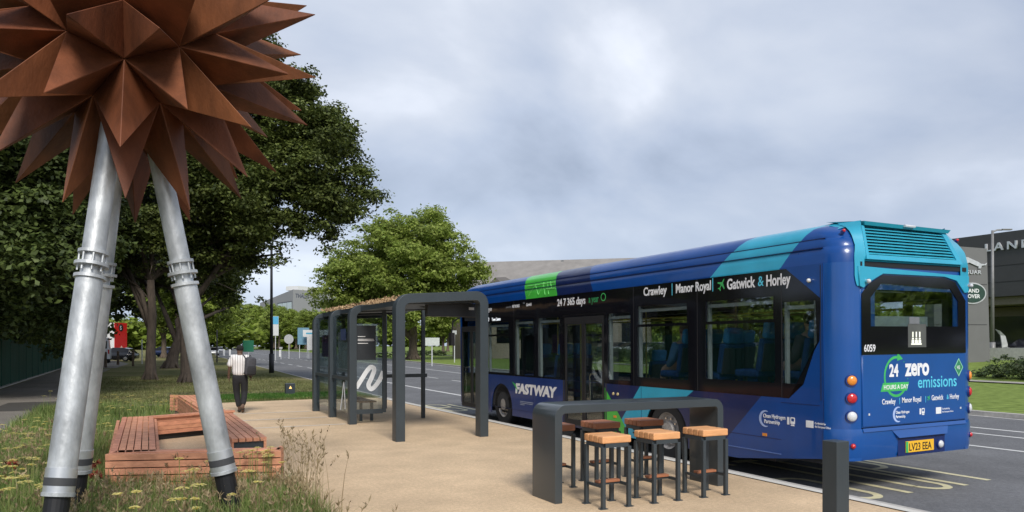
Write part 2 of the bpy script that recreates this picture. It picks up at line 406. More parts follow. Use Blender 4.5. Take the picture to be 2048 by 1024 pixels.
rline([(-30, 18.4), (30, 19.0)], .12, M_LINE, (2.0, 4.0))
rline([(-30, 19.7), (12, 19.7), (59, 24.3), (98, 29.2)], .10)
def ribbon(b, pts, wd, z=-.1155):
    P = [Vector((x, y, z)) for x, y in pts]; rows = []
    for i, p in enumerate(P):
        d = (P[min(i+1, len(P)-1)]-P[max(i-1, 0)]).normalized(); n = Vector((-d.y, d.x, 0))*wd/2
        rows.append([p-n, p+n])
    b.loft(rows, cap=False, closed=False)
def arcpts(cx, cy, rx, ry, a0, a1, n=10): return [(cx+rx*math.cos(math.radians(a0+(a1-a0)*k/n)), cy+ry*math.sin(math.radians(a0+(a1-a0)*k/n))) for k in range(n+1)]
def roadword(word, x, y, w_, h_, gap, name='road_lettering', wd=.11):
    """tall narrow letters painted on the road, read by a driver going up the road"""
    b = MB(); r = w_/2
    for k, c in enumerate(word):
        x0 = x+k*(w_+gap); x1 = x0+w_; xc = x0+r; y1 = y+h_; ym = y+h_/2
        if c == 'O': ribbon(b, arcpts(xc, y+r*1.2, r, r*1.2, 180, 360)+arcpts(xc, y1-r*1.2, r, r*1.2, 0, 180)+[(x0, y+r*1.2), (x0, y+r*1.2-.02)], wd)
        if c == 'T': ribbon(b, [(xc, y), (xc, y1-.1)], wd); ribbon(b, [(x0, y1), (x1, y1)], .2)
        if c == 'P': ribbon(b, [(x0, y), (x0, y1)], wd); ribbon(b, [(x0+.06, y1-.08)]+arcpts(xc, y1-r*1.2-.08, r, r*1.2, 90, 0)+arcpts(xc, ym+r*1.2, r, r*1.2, 0, -90)+[(x0+.06, ym)], wd)
        if c == 'S': ribbon(b, arcpts(xc, y+r*1.2, r, r*1.2, 190, 360)+arcpts(xc, ym-r*1.2, r, r*1.2, 0, 90)+arcpts(xc, ym+r*1.2, r, r*1.2, 270, 180)+arcpts(xc, y1-r*1.2, r, r*1.2, 180, 0), wd)
        if c == 'U': ribbon(b, [(x0, y1)]+arcpts(xc, y+r*1.2, r, r*1.2, 180, 360)+[(x1, y1)], wd)
        if c == 'B': ribbon(b, [(x0, y), (x0, y1)], wd); ribbon(b, [(x0+.06, y+.06)]+arcpts(xc, y+r*1.2+.06, r, r*1.2, 270, 360)+arcpts(xc, ym-r*1.2, r, r*1.2, 0, 90)+[(x0+.06, ym)], wd); ribbon(b, [(x0+.06, ym+.12)]+arcpts(xc, ym+r*1.2+.12, r, r*1.2, 270, 360)+arcpts(xc, y1-r*1.2, r, r*1.2, 0, 90)+[(x0+.06, y1)], wd)
    return structure(b.build(name, M_LINEY))
roadword('STOP', 7.85, 6.2, .46, 2.9, .22)
roadword('BUS', 8.0, 19.6, .52, 2.4, .28)

# ------------------------------------------------------------------ star sculpture on three poles
SC = Vector((-0.03745, 7.87907, 4.60206)); SR, ST = 0.859, 1.745
SROT = Matrix(((-0.4491945, -0.33837183, -0.82687895), (0.83045764, -0.49945172, -0.24675512), (-0.32949113, -0.79752899, 0.50535444)))
def sculpture():
    base = Vector((SC.x, SC.y, 0))
    t = thing('star_sculpture', base, 'huge rusty steel spiked star raised on three leaning galvanised poles above the meadow', 'sculpture')
    ph = (1+5**.5)/2
    V = [Vector(v).normalized() for v in [(-1,ph,0),(1,ph,0),(-1,-ph,0),(1,-ph,0),(0,-1,ph),(0,1,ph),(0,-1,-ph),(0,1,-ph),(ph,0,-1),(ph,0,1),(-ph,0,-1),(-ph,0,1)]]
    F = []
    for i in range(12):
        for j in range(i+1, 12):
            for k in range(j+1, 12):
                if V[i].dot(V[j]) > .4 and V[j].dot(V[k]) > .4 and V[i].dot(V[k]) > .4: F.append((V[i], V[j], V[k]))
    T = []
    for a, b, c in F:
        ab, bc, ca = (a+b).normalized(), (b+c).normalized(), (c+a).normalized()
        T += [(a, ab, ca), (b, bc, ab), (c, ca, bc), (ab, bc, ca)]
    tipm = mat('spike_tip_weld', srgb(190, 120, 90), .5)
    for tri in T:
        tip = (tri[0]+tri[1]+tri[2]).normalized()
        P = [SC + SROT @ q*SR*1.0 for q in tri]; tp = SC + SROT @ tip*ST; c0 = SC + SROT @ tip*(SR*.8)
        b = MB(); v = [b.bm.verts.new(p) for p in P]; vt = b.bm.verts.new(tp); vc = b.bm.verts.new(c0)
        for i in range(3): b.face([v[i], v[(i+1) % 3], vt]); b.face([v[i], vc, v[(i+1) % 3]])
        bmesh.ops.recalc_face_normals(b.bm, faces=b.bm.faces)
        es = [e_ for e_ in b.bm.edges if vt in e_.verts]
        bmesh.ops.bevel(b.bm, geom=es, offset=.006, segments=1, affect='EDGES')
        for f in b.bm.faces: f.material_index = 0
        o = b.build('spike', [M_RUST], t)
    # poles: (foot, top, radius)
    for foot, top in ((W(117, 985, 6.15), W(224, 250, 6.72)), (W(156, 938, 7.35), W(239, 250, 7.3)), (W(447, 940, 7.35), W(304, 250, 7.15))):
        d = (top-foot).normalized(); r = .111
        ax = d.to_track_quat('Z', 'Y').to_matrix()
        z535 = 1.75+155*6.6/1500
        s_ = (z535-foot.z)/d.z
        pt = lambda s: foot+d*s
        gd = pt(-(foot.z+.05)/d.z)
        b = MB(); b.tube([pt(.0), pt(s_-.1)], [r, r*.97], 28)
        pole = autosmooth(b.build('pole', M_GALV, t))
        b = MB(); b.tube([pt(s_-.1), pt(s_+.12)], r*.74, 24); b.tube([pt(s_+.12), pt((top-foot).length+.5)], [r*.84, r*.82], 28)
        autosmooth(b.build('pole', M_GALV, t))
        b = MB()
        for q, rr in ((s_-.1, 1.14), (s_+.01, 1.22), (s_+.12, 1.08)): b.tube([pt(q-.014), pt(q+.014)], r*rr, 28)
        for k in range(8):
            a = 2*PI*k/8; off = ax @ Vector((math.cos(a), math.sin(a), 0))*r*.93
            b.tube([pt(s_-.05)+off, pt(s_+.11)+off], .009, 6)
        autosmooth(b.build('flange_collar', M_GALV, t))
        b = MB(); b.tube([pt(-.006), pt(.20)], r*1.06, 28); autosmooth(b.build('foot_sleeve', mat('bright_galvanised_sleeve', (.62, .64, .66), .4, .7), t))
        b = MB(); b.tube([pt(.055), pt(.12)], r*1.075, 28); autosmooth(b.build('rubber_band', M_GALV_DARK, t))
        b = MB(); b.tube([pt(-.03), pt(0)], r*1.12, 28); autosmooth(b.build('base_ring', M_GALV, t))
        b = MB(); b.tube([gd, pt(-.02)], r*.86, 20); b.build('stub_leg', M_BLACK, t)
sculpture()

# ------------------------------------------------------------------ timber benches
def slatbox(b, A, B, n, gap, z0, z1, wd, vert=False):
    """boards along A->B; horizontal deck of n boards of total width wd to the left, or a vertical stack"""
    A = Vector((*A, 0)); B = Vector((*B, 0)); d = (B-A); ln = d.length; d.normalize(); nn = Vector((-d.y, d.x, 0))
    M = frame(A, d, nn)
    if vert:
        h = (z1-z0-gap*(n-1))/n
        for k in range(n): z = z0+k*(h+gap); b.box(0, ln, 0, wd, z, z+h, M)
    else:
        h = (wd-gap*(n-1))/n
        for k in range(n): y = k*(h+gap); b.box(0, ln, y, y+h, z0, z1, M)
def bench_ring():
    H = .45
    t = thing('timber_bench', (.0, 10.2, 0), 'long angular salmon timber bench wrapped round a paved inset behind the sculpture', 'bench')
    # front wall: boards stacked, capped
    b = MB(); slatbox(b, (1.62, 9.56), (-.30, 10.22), 5, .014, .02, H-.004, .055, True); 
    slatbox(b, (-.30, 10.22), (-.30, 15.35), 5, .010, .02, H-.058, .05, True) if False else None
    b.build('front_boards', M_WOODF, t)
    b = MB(); slatbox(b, (1.60, 9.585), (-.27, 10.235), 1, 0, .03, H-.05, -.03); b.build('gap_shade_backing', M_BLACK, t)  # black slab added behind the boards so their gaps look shaded
    b = MB(); slatbox(b, (-.245, 10.30), (-.245, 15.3), 5, .010, .02, H-.06, .05, True); b.build('side_boards', M_WOODF, t)
    b = MB(); slatbox(b, (1.60, 9.64), (-.24, 10.27), 1, 0, H-.035, H, -.20); b.build('top_cap', M_WOODF, t)
    b = MB(); slatbox(b, (.23, 10.22), (.30, 15.25), 6, .012, H-.04, H, .50); b.build('seat_deck', M_WOODF, t)
    b = MB(); slatbox(b, (.24, 10.3), (.31, 15.2), 4, .010, .10, H-.045, -.04, True); b.build('inner_boards', M_WOODF, t)
    # back run
    b = MB(); slatbox(b, (.30, 15.16), (1.75, 15.85), 4, .012, .11, H-.04, .04, True); b.build('inner_boards', M_WOODF, t)
    b = MB(); slatbox(b, (.28, 15.10), (1.78, 15.82), 1, .0, H-.036, H, .20); b.build('top_cap', M_WOODF, t)
    b = MB(); slatbox(b, (-.2, 15.42), (1.7, 16.3), 5, .01, .02, H-.04, .05, True); b.build('back_boards', M_WOODF, t)
    b = MB(); slatbox(b, (.33, 15.22), (1.7, 15.92), 1, 0, .0, .1, .02, True); b.build('plinth', M_BLACK, t)
    # end return right
    b = MB(); slatbox(b, (1.60, 9.60), (1.72, 9.98), 5, .01, .02, H, .05, True); b.build('end_boards', M_WOODF, t)
    # right hand seat
    b = MB()
    slatbox(b, (1.66, 11.02), (1.66, 15.2), 5, .014, H-.05, H, .46)
    b.build('seat_deck', M_WOODF, t)
    b = MB(); b.box(1.23, 1.64, 11.06, 15.1, H-.19, H-.055); b.build('steel_carrier', M_STEEL, t)
    b = MB(); b.box(1.20, 1.225, 11.03, 15.1, H-.19, H-.052); b.box(1.625, 1.66, 11.03, 15.1, H-.19, H-.052); b.build('edge_boards', M_WOODF, t)
    b = MB(); b.box(1.3, 1.58, 11.3, 15.0, .0, H-.2); b.build('plinth', M_BLACK, t)
    t2 = thing('timber_bench', (1.3, 19, 0), 'shorter salmon timber bench behind the long one, nearer the lawn', 'bench')
    b = MB(); slatbox(b, (1.62, 16.1), (1.42, 21.2), 4, .012, H-.045, H, .42); b.build('seat_deck', M_WOODF, t2)
    b = MB(); slatbox(b, (1.2, 16.2), (1.02, 21.2), 5, .01, .03, H-.05, .04, True); slatbox(b, (.82, 21.65), (1.30, 21.15), 5, .01, .03, H-.01, .04, True); slatbox(b, (1.62, 16.1), (1.2, 16.06), 5, .01, .03, H-.05, .03, True)
    slatbox(b, (1.6, 16.2), (1.42, 21.2), 5, .01, .03, H-.05, .04, True); b.build('side_boards', M_WOODF, t2)
bench_ring()

# ------------------------------------------------------------------ high table and stools
def arch_profile(x0, x1, h, th, r, n=8):
    """closed outline (x, z) of an inverted U"""
    o = [(x0, 0)]
    for k in range(n+1): a = PI-PI/2*k/n; o.append((x0+r+r*math.cos(a), h-r+r*math.sin(a)))
    for k in range(n+1): a = PI/2-PI/2*k/n; o.append((x1-r+r*math.cos(a), h-r+r*math.sin(a)))
    o += [(x1, 0), (x1-th, 0)]; ri = max(.01, r-th)
    for k in range(n+1): a = PI/2*k/n; o.append((x1-th-ri+ri*math.cos(a), h-th-ri+ri*math.sin(a)))
    for k in range(n+1): a = PI/2+PI/2*k/n; o.append((x0+th+ri+ri*math.cos(a), h-th-ri+ri*math.sin(a)))
    o.append((x0+th, 0)); return o
def high_table():
    t = thing('high_table', (5.3, 7.4, 0), 'long dark grey steel standing table with rounded corners, stools on both sides', 'table')
    o = panel('table_shell', arch_profile(4.12, 6.52, 1.075, .085, .13), [], .52, frame((0, 7.40, .005), (1, 0, 0), (0, 0, 1)), mat('powder_coated_steel', srgb(58, 65, 69), .33, 0, .06, 2, coat=.25), t, bevel=.004)
    autosmooth(o, 25)
high_table()
def stool(x, y, label, m):
    t = thing('bar_stool', (x, y, 0), label, 'stool', 'bar stools round the high table')
    w_ = .165
    b = MB()
    for k in range(4):
        a = -.185+k*.0935; b.box(x-.185, x+.185, y+a, y+a+.0895, .70, .778, bevel=.012)
    b.build('seat', m, t)
    for sx in (-1, 1):
        for sy in (-1, 1):
            b = MB(); b.box(x+sx*w_-.021, x+sx*w_+.021, y+sy*w_-.021, y+sy*w_+.021, .006, .66, bevel=.003)
            lg = b.build('leg', M_STEEL, t)
            b = MB(); b.box(x+sx*w_-.045, x+sx*w_+.045, y+sy*w_-.03, y+sy*w_+.03, .004, .013); b.build('foot_plate', M_STEEL, lg)
    b = MB()
    for s_ in (-1, 1):
        b.box(x-w_+.02, x+w_-.02, y+s_*w_-.015, y+s_*w_+.015, .655, .7); b.box(x+s_*w_-.015, x+s_*w_+.015, y-w_+.0155, y+w_-.0155, .655, .6995)
    b.box(x-w_, x+w_, y-w_, y+w_, .694, .699)
    b.build('seat_frame', M_STEEL, t)
    b = MB(); b.box(x-w_+.022, x+w_-.022, y-.035, y+.035, .255, .283, bevel=.004); b.build('footrest', M_STOOLD, t)
    b = MB(); b.box(x-w_-.012, x-w_+.012, y-w_+.02, y+w_-.02, .225, .254); b.box(x+w_-.012, x+w_+.012, y-w_+.02, y+w_-.02, .225, .254); b.box(x-w_+.013, x+w_-.013, y-.015, y+.015, .23, .2545); b.build('rail', M_STEEL, t)
    return t
for i, x in enumerate((4.61, 5.28, 5.98)):
    stool(x, 6.85, ('pale topped bar stool nearest the tan paving, at the left end of the near row', 'pale topped bar stool in the middle of the near row', 'pale topped bar stool at the right end of the near row')[i], M_STOOL)
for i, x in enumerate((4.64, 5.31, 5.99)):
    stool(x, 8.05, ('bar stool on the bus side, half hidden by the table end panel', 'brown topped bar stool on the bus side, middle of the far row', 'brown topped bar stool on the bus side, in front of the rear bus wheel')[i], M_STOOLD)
b = MB(); b.box(4.845, 4.985, 4.05, 4.19, .004, 1.0, bevel=.006)
tag(b.build('bollard', M_STEEL), 'square dark grey metal bollard in the foreground by the bus rear', 'bollard')
def lightbox(p):
    t = thing('ground_light', (p[0], p[1], 0), 'low dark grey ground light box with amber triangle at the turf edge', 'light box')
    b = MB(); b.box(p[0]-.16, p[0]+.16, p[1]-.1, p[1]+.1, 0, .42, bevel=.01); b.build('box', M_STEEL, t)
    b = MB(); b.poly([(p[0]-.05, p[1]-.105, .24), (p[0]+.05, p[1]-.105, .24), (p[0], p[1]-.105, .34)]); b.build('amber_triangle', mat('amber_glow', (.8, .5, .15), .5, emit=(1, .6, .2, .8)), t)
lightbox((4.8, 26.7))

# ------------------------------------------------------------------ bus shelter
M_GLASS = glassmat('clear_glass', (.86, .9, .9), .10)
M_GLASSD = glassmat('shelter_tinted_glass', (.80, .84, .84), .12)
def shelter():
    t = thing('bus_shelter', (5.2, 16.5, 0), 'dark grey steel bus shelter with glass back and planted roof, beside the bus', 'bus shelter')
    X0, X1 = 4.2, 6.15
    def arch(y, x1, h, th, dp, full=True, rise=.12):
        o = arch_profile(X0, x1, h, th, .26, 8)
        if not full:
            r = .26; o = [(X0, 0)]
            for k in range(9): a = PI-PI/2*k/8; o.append((X0+r+r*math.cos(a), h-r+r*math.sin(a)))
            o += [(x1, h+.04), (x1, h-th+.04)]; ri = r-th
            for k in range(9): a = PI/2+PI/2*k/8; o.append((X0+th+ri+ri*math.cos(a), h-th-ri+ri*math.sin(a)))
            o.append((X0+th, 0))
        o = [(a, z+(rise*(a-X0)/(x1-X0) if z > 1 else 0)) for a, z in o]
        q = panel('portal_frame', o, [], dp, frame((0, y, .0), (1, 0, 0), (0, 0, 1)), M_STEEL, t, bevel=.006); return autosmooth(q, 25)
    arch(20.05, X1, 2.57, .15, .16, False, .05); arch(18.2, X1, 2.60, .15, .16, False, .06); arch(16.35, X1, 2.62, .15, .18, False, .06)
    arch(13.1, 6.02, 2.66, .16, .22, True, .12)
    b = MB(); b.box(6.12, 6.20, 16.95, 17.03, .0, 2.68); b.build('post', M_STEEL, t)
    b = MB(); b.box(6.12, 6.20, 20.0, 20.08, .0, 2.62); b.build('post', M_STEEL, t)
    # roof deck and its planting
    b = MB(); b.loft([[(X0+.24, y, 2.50), (6.08, y, 2.58), (6.08, y, 2.66), (X0+.24, y, 2.60)] for y in (13.25, 20.1)]); b.build('roof', M_STEEL, t)
    rng = np.random.default_rng(5); n = 5200
    x = rng.uniform(X0+.2, 6.3, n); y = rng.uniform(13.9, 20.1, n); z = 2.64+rng.uniform(0, .05, n)+(x-X0)*.03
    keep = rng.random(n) < .35+.65*(np.sin(x*7)*np.cos(y*2.3) > -.4); x, y, z = x[keep], y[keep], z[keep]; n = len(x)
    c = np.stack([x, y, z], 1); a = rng.normal(size=(n, 3)); a /= np.linalg.norm(a, axis=1)[:, None]; bb = np.cross(a, rng.normal(size=(n, 3))); bb /= np.linalg.norm(bb, axis=1)[:, None]
    s_ = rng.uniform(.015, .045, n)[:, None]
    v = np.stack([c-a*s_, c+bb*s_*.6, c+a*s_, c-bb*s_*.6], 1).reshape(-1, 3); f = np.arange(4*n).reshape(n, 4)
    me = meshdata('roof_planting', v, f, leafmat('sedum', srgb(150, 118, 88), srgb(186, 160, 122), .1)); link('roof_planting', me, [], t)
    # glass back: three bays
    for y0, y1 in ((16.45, 18.1), (18.3, 19.95)):
        b = MB(); b.box(X0+.07, X0+.08, y0, y1, .22, .95); b.build('glass_pane', M_GLASSD, t)
        b = MB(); b.box(X0+.07, X0+.08, y0, y1, 1.04, 2.45); b.build('glass_pane', M_GLASSD, t)
        b = MB(); b.box(X0+.04, X0+.11, y0-.01, y1+.01, .955, 1.035); b.build('mid_rail', M_STEEL, t)
    # end panels
    for y, xe in ((16.35, 5.04), (20.05, 5.04)):
        b = MB(); b.box(X0+.15, xe-.06, y-.005, y+.005, .32, 2.4); b.build('glass_pane', M_GLASSD, t)
        b = MB(); b.box(xe-.075, xe, y-.03, y+.03, .24, 2.62); b.box(X0+.15, xe-.076, y-.028, y+.028, .22, .32); b.build('pane_frame', M_STEEL, t)
    b = MB(); b.box(5.04, 6.12, 16.6, 16.66, 1.0, 1.08); b.box(5.0, 5.05, 16.38, 16.66, 1.0, 1.08); b.build('lean_rail', M_STEEL, t)
    # black information panel with white lines of print
    b = MB(); b.box(X0+.17, X0+.60, 16.310, 16.322, 1.42, 2.18); p = b.build('information_panel', mat('smoked_panel', (.03, .033, .036), .25), t)
    b = MB()
    for z, x1 in ((1.93, .36), (1.87, .55), (1.84, .56), (1.78, .42)): b.box(X0+.19, X0+x1, 16.303, 16.309, z, z+.014)
    b.build('printed_lines', M_WHITE, p)
    b = MB(); b.box(X0+.10, X0+.115, 16.75, 17.75, 1.12, 2.05); pp = b.build('timetable_poster', mat('timetable_paper', (.42, .45, .45), .4, 0, .25, 5), t)
    b = MB(); b.box(X0+.054, X0+.06, 16.85, 17.3, 1.86, 2.12); b.build('route_flag', mat('route_flag_blue', (.03, .05, .12), .4), t)
    b = MB(); b.box(X0+.10, X0+.115, 18.7, 19.5, 1.45, 2.0); b.build('purple_poster', mat('purple_poster', (.10, .025, .12), .4, 0, .3, 8), t)
    # white brush mark on the end pane and back pane
    def brush(pts, wd, M, name='brush_mark'):
        cu = bpy.data.curves.new(name, 'CURVE'); cu.dimensions = '3D'
        out = []
        P = [Vector((a, c, 0)) for a, c in pts]; Q = []
        for i in range(len(P)-1):
            p0 = P[max(i-1, 0)]; p1 = P[i]; p2 = P[i+1]; p3 = P[min(i+2, len(P)-1)]
            for k in range(6):
                s = k/6; Q.append(.5*((2*p1)+(p2-p0)*s+(2*p0-5*p1+4*p2-p3)*s*s+(3*p1-p0-3*p2+p3)*s**3))
        Q.append(P[-1]); bpy.data.curves.remove(cu)
        b = MB(); rows = []
        for i, q in enumerate(Q):
            d = (Q[min(i+1, len(Q)-1)]-Q[max(i-1, 0)]).normalized(); n_ = Vector((-d.y, d.x, 0))*wd/2
            rows.append([M @ (q-n_+Vector((0, 0, .0005*i/len(Q)))), M @ (q+n_+Vector((0, 0, .0005*i/len(Q))))])
        b.loft(rows, cap=False, closed=False); return b.build(name, mat('white_vinyl', (.72, .75, .77), .5), t)
    M = frame((X0+.16, 16.338, 0), (1, 0, 0), (0, 0, 1))
    brush([(0.0, .80), (.13, 1.0), (.25, 1.18), (.34, 1.26), (.41, 1.20), (.35, 1.02), (.28, .86), (.34, .77), (.44, .84), (.54, .98), (.62, 1.16)], .10, M)
    M = frame((X0+.06, 17.9, 0), (0, -1, 0), (0, 0, 1))
    brush([(.55, .25), (.72, .55), (.86, .88), (.95, .6), (1.0, .3)], .07, M)
    # perch seat
    b = MB()
    for k in range(4): b.box(4.55+k*.10, 4.63+k*.10, 16.7, 19.7, .44, .475)
    b.build('seat', mat('dark_hardwood', srgb(110, 78, 62), .6, island=.1), t)
    b = MB(); b.box(4.6, 4.66, 16.9, 16.96, 0, .44); b.box(4.6, 4.66, 19.4, 19.46, 0, .44); b.box(4.85, 4.91, 16.9, 16.96, 0, .44); b.box(4.85, 4.91, 19.4, 19.46, 0, .44); b.build('seat_bracket', M_STEEL, t)
    # hanging arrivals display
    b = MB(); b.box(5.0, 6.05, 13.55, 13.7, 2.30, 2.56, bevel=.01); ds = b.build('arrivals_display', mat('display_casing', (.035, .037, .04), .4), t)
    b = MB(); b.box(5.86, 5.97, 13.540, 13.548, 2.44, 2.49); b.build('display_label', M_WHITE, ds)
    b = MB(); b.box(5.2, 5.23, 13.6, 13.63, 2.56, 2.62); b.box(5.75, 5.78, 13.6, 13.63, 2.56, 2.64); b.build('hanger', M_STEEL, ds)
    b = MB(); b.tube([(4.4, 13.2, 2.57), (5.3, 14.6, 2.53), (6.0, 13.3, 2.66)], .012, 6); b.build('stay_rod', M_STEEL, t)
shelter()

# ------------------------------------------------------------------ the bus
C_BLUE = srgb(0, 66, 138); C_NAVY = srgb(16, 34, 82); C_CYAN = srgb(45, 160, 190); C_GREEN = srgb(72, 185, 66); C_FRONT = srgb(20, 52, 118)
def livery():
    m = bpy.data.materials.new('bus_livery'); m.use_nodes = True
    t = m.node_tree; p = t.nodes['Principled BSDF']; p.inputs['Roughness'].default_value = .32; p.inputs['Coat Weight'].default_value = .35; p.inputs['Coat Roughness'].default_value = .05; p.inputs['Specular IOR Level'].default_value = .35
    c = N(t, 'ShaderNodeTexCoord'); s = N(t, 'ShaderNodeSeparateXYZ'); L(t, c.outputs['Object'], s.inputs[0])
    def half(A, B, C):                       # A*v + B*z > C
        a = N(t, 'ShaderNodeMath', operation='MULTIPLY', i_1=A); L(t, s.outputs[1], a.inputs[0])
        q = N(t, 'ShaderNodeMath', operation='MULTIPLY_ADD', i_1=B); L(t, s.outputs[2], q.inputs[0]); L(t, a.outputs[0], q.inputs[2])
        g = N(t, 'ShaderNodeMath', operation='GREATER_THAN', i_1=C); L(t, q.outputs[0], g.inputs[0]); return g.outputs[0]
    def region(*hs):
        out = half(*hs[0])
        for h in hs[1:]:
            q = N(t, 'ShaderNodeMath', operation='MULTIPLY'); L(t, out, q.inputs[0]); L(t, half(*h), q.inputs[1]); out = q.outputs[0]
        return out
    nz = N(t, 'ShaderNodeTexNoise'); nz.inputs['Scale'].default_value = 2.2; nz.inputs['Detail'].default_value = 6; L(t, c.outputs['Object'], nz.inputs['Vector'])
    cur = None
    def over(mask, col):
        nonlocal cur
        x = N(t, 'ShaderNodeMix', data_type='RGBA'); L(t, mask, x.inputs[0])
        if cur is None: x.inputs[6].default_value = (*C_BLUE, 1)
        else: L(t, cur, x.inputs[6])
        x.inputs[7].default_value = (*col, 1); cur = x.outputs[2]
    Z = 2.9
    over(region((1, -.6, 5.61-.6*Z), (-1, .5, -(6.94-.5*Z)), (0, 1, 2.6)), C_NAVY)
    over(region((1, .86, 1.0+.86*Z), (-1, -1.2, -(2.35+1.2*Z)), (0, 1, 2.6)), C_CYAN)
    over(region((1, -.5, 6.94-.5*Z), (-1, .5, -(8.32-.5*Z)), (0, 1, 2.6)), C_GREEN)
    over(region((1, 1.04, 1.41+1.04*1.11), (0, -1, -2.0)), C_NAVY)
    over(region((1, 0, 6.7), (0, -1, -2.0)), C_FRONT)
    over(region((1, 1.6, 2.78+1.6*1.15), (-1, -.9, -(4.16+.9*1.14)), (0, -1, -1.6)), C_CYAN)
    over(region((1, -.97, 5.27-.97*1.14), (-1, 0, -5.34), (0, -1, -1.16)), C_GREEN)
    h = N(t, 'ShaderNodeHueSaturation'); mr = N(t, 'ShaderNodeMapRange'); mr.inputs[1].default_value = .3; mr.inputs[2].default_value = .7; mr.inputs[3].default_value = .9; mr.inputs[4].default_value = 1.1
    L(t, nz.outputs['Fac'], mr.inputs[0]); L(t, mr.outputs[0], h.inputs['Value']); L(t, cur, h.inputs['Color'])
    # road dust low down, in streaks
    n2 = N(t, 'ShaderNodeTexNoise'); n2.inputs['Scale'].default_value = 5; n2.inputs['Detail'].default_value = 8; L(t, c.outputs['Object'], n2.inputs['Vector'])
    d1 = N(t, 'ShaderNodeMapRange'); d1.inputs[1].default_value = .9; d1.inputs[2].default_value = .25; d1.inputs[3].default_value = 0; d1.inputs[4].default_value = .28; L(t, s.outputs[2], d1.inputs[0])
    dm = N(t, 'ShaderNodeMath', operation='MULTIPLY'); L(t, d1.outputs[0], dm.inputs[0]); L(t, n2.outputs['Fac'], dm.inputs[1])
    x = N(t, 'ShaderNodeMix', data_type='RGBA'); L(t, dm.outputs[0], x.inputs[0]); L(t, h.outputs[0], x.inputs[6]); x.inputs[7].default_value = (.10, .10, .11, 1)
    L(t, x.outputs[2], p.inputs['Base Color'])
    rr = N(t, 'ShaderNodeMapRange'); rr.inputs[3].default_value = .22; rr.inputs[4].default_value = .42; L(t, n2.outputs['Fac'], rr.inputs[0]); L(t, rr.outputs[0], p.inputs['Roughness'])
    return m
M_LIV = livery()
M_BLUE = mat('bus_blue_paint', srgb(8, 75, 148), .3, 0, .08, 2, coat=.7)
M_CYAN = mat('bus_cyan_paint', C_CYAN, .35, 0, .08, 2, coat=.3)
M_CYAND = mat('bus_teal_louvre', srgb(30, 150, 172), .4, 0, .08, 2)
M_BAND = mat('black_gloss_glazing', (.006, .006, .009), .08, 0, .05, 2, spec=.5, coat=0)
M_BUSGLASS = glassmat('tinted_bus_glass', (.80, .84, .84), .06)
M_INT = mat('dark_interior', (.028, .030, .034), .8)
M_SEAT = mat('blue_seat_fabric', srgb(12, 56, 112), .85, 0, .3, 18)
M_SEATH = mat('light_blue_headrest', srgb(40, 118, 168), .7, 0, .2, 10)
M_TXT = mat('white_vinyl_lettering', (.80, .81, .82), .5)
M_TXTG = mat('green_vinyl', srgb(64, 178, 92), .5)
M_TXTC = mat('cyan_vinyl', srgb(90, 200, 225), .5)
M_CHROME = mat('chrome', (.7, .7, .7), .15, 1.0)
M_RED = mat('red_lens', (.55, .02, .025), .2, coat=.5)
M_AMBER = mat('amber_lens', (.75, .26, .03), .25, coat=.5)
M_CLEAR = mat('clear_lens', (.62, .64, .66), .15, coat=.5)
M_GREY = mat('mid_grey_plastic', (.16, .17, .18), .5)
R = Vector((7.75, 6.36, -.12)); TR = Matrix.Translation(R)
WB, LB = 2.66, 12.28
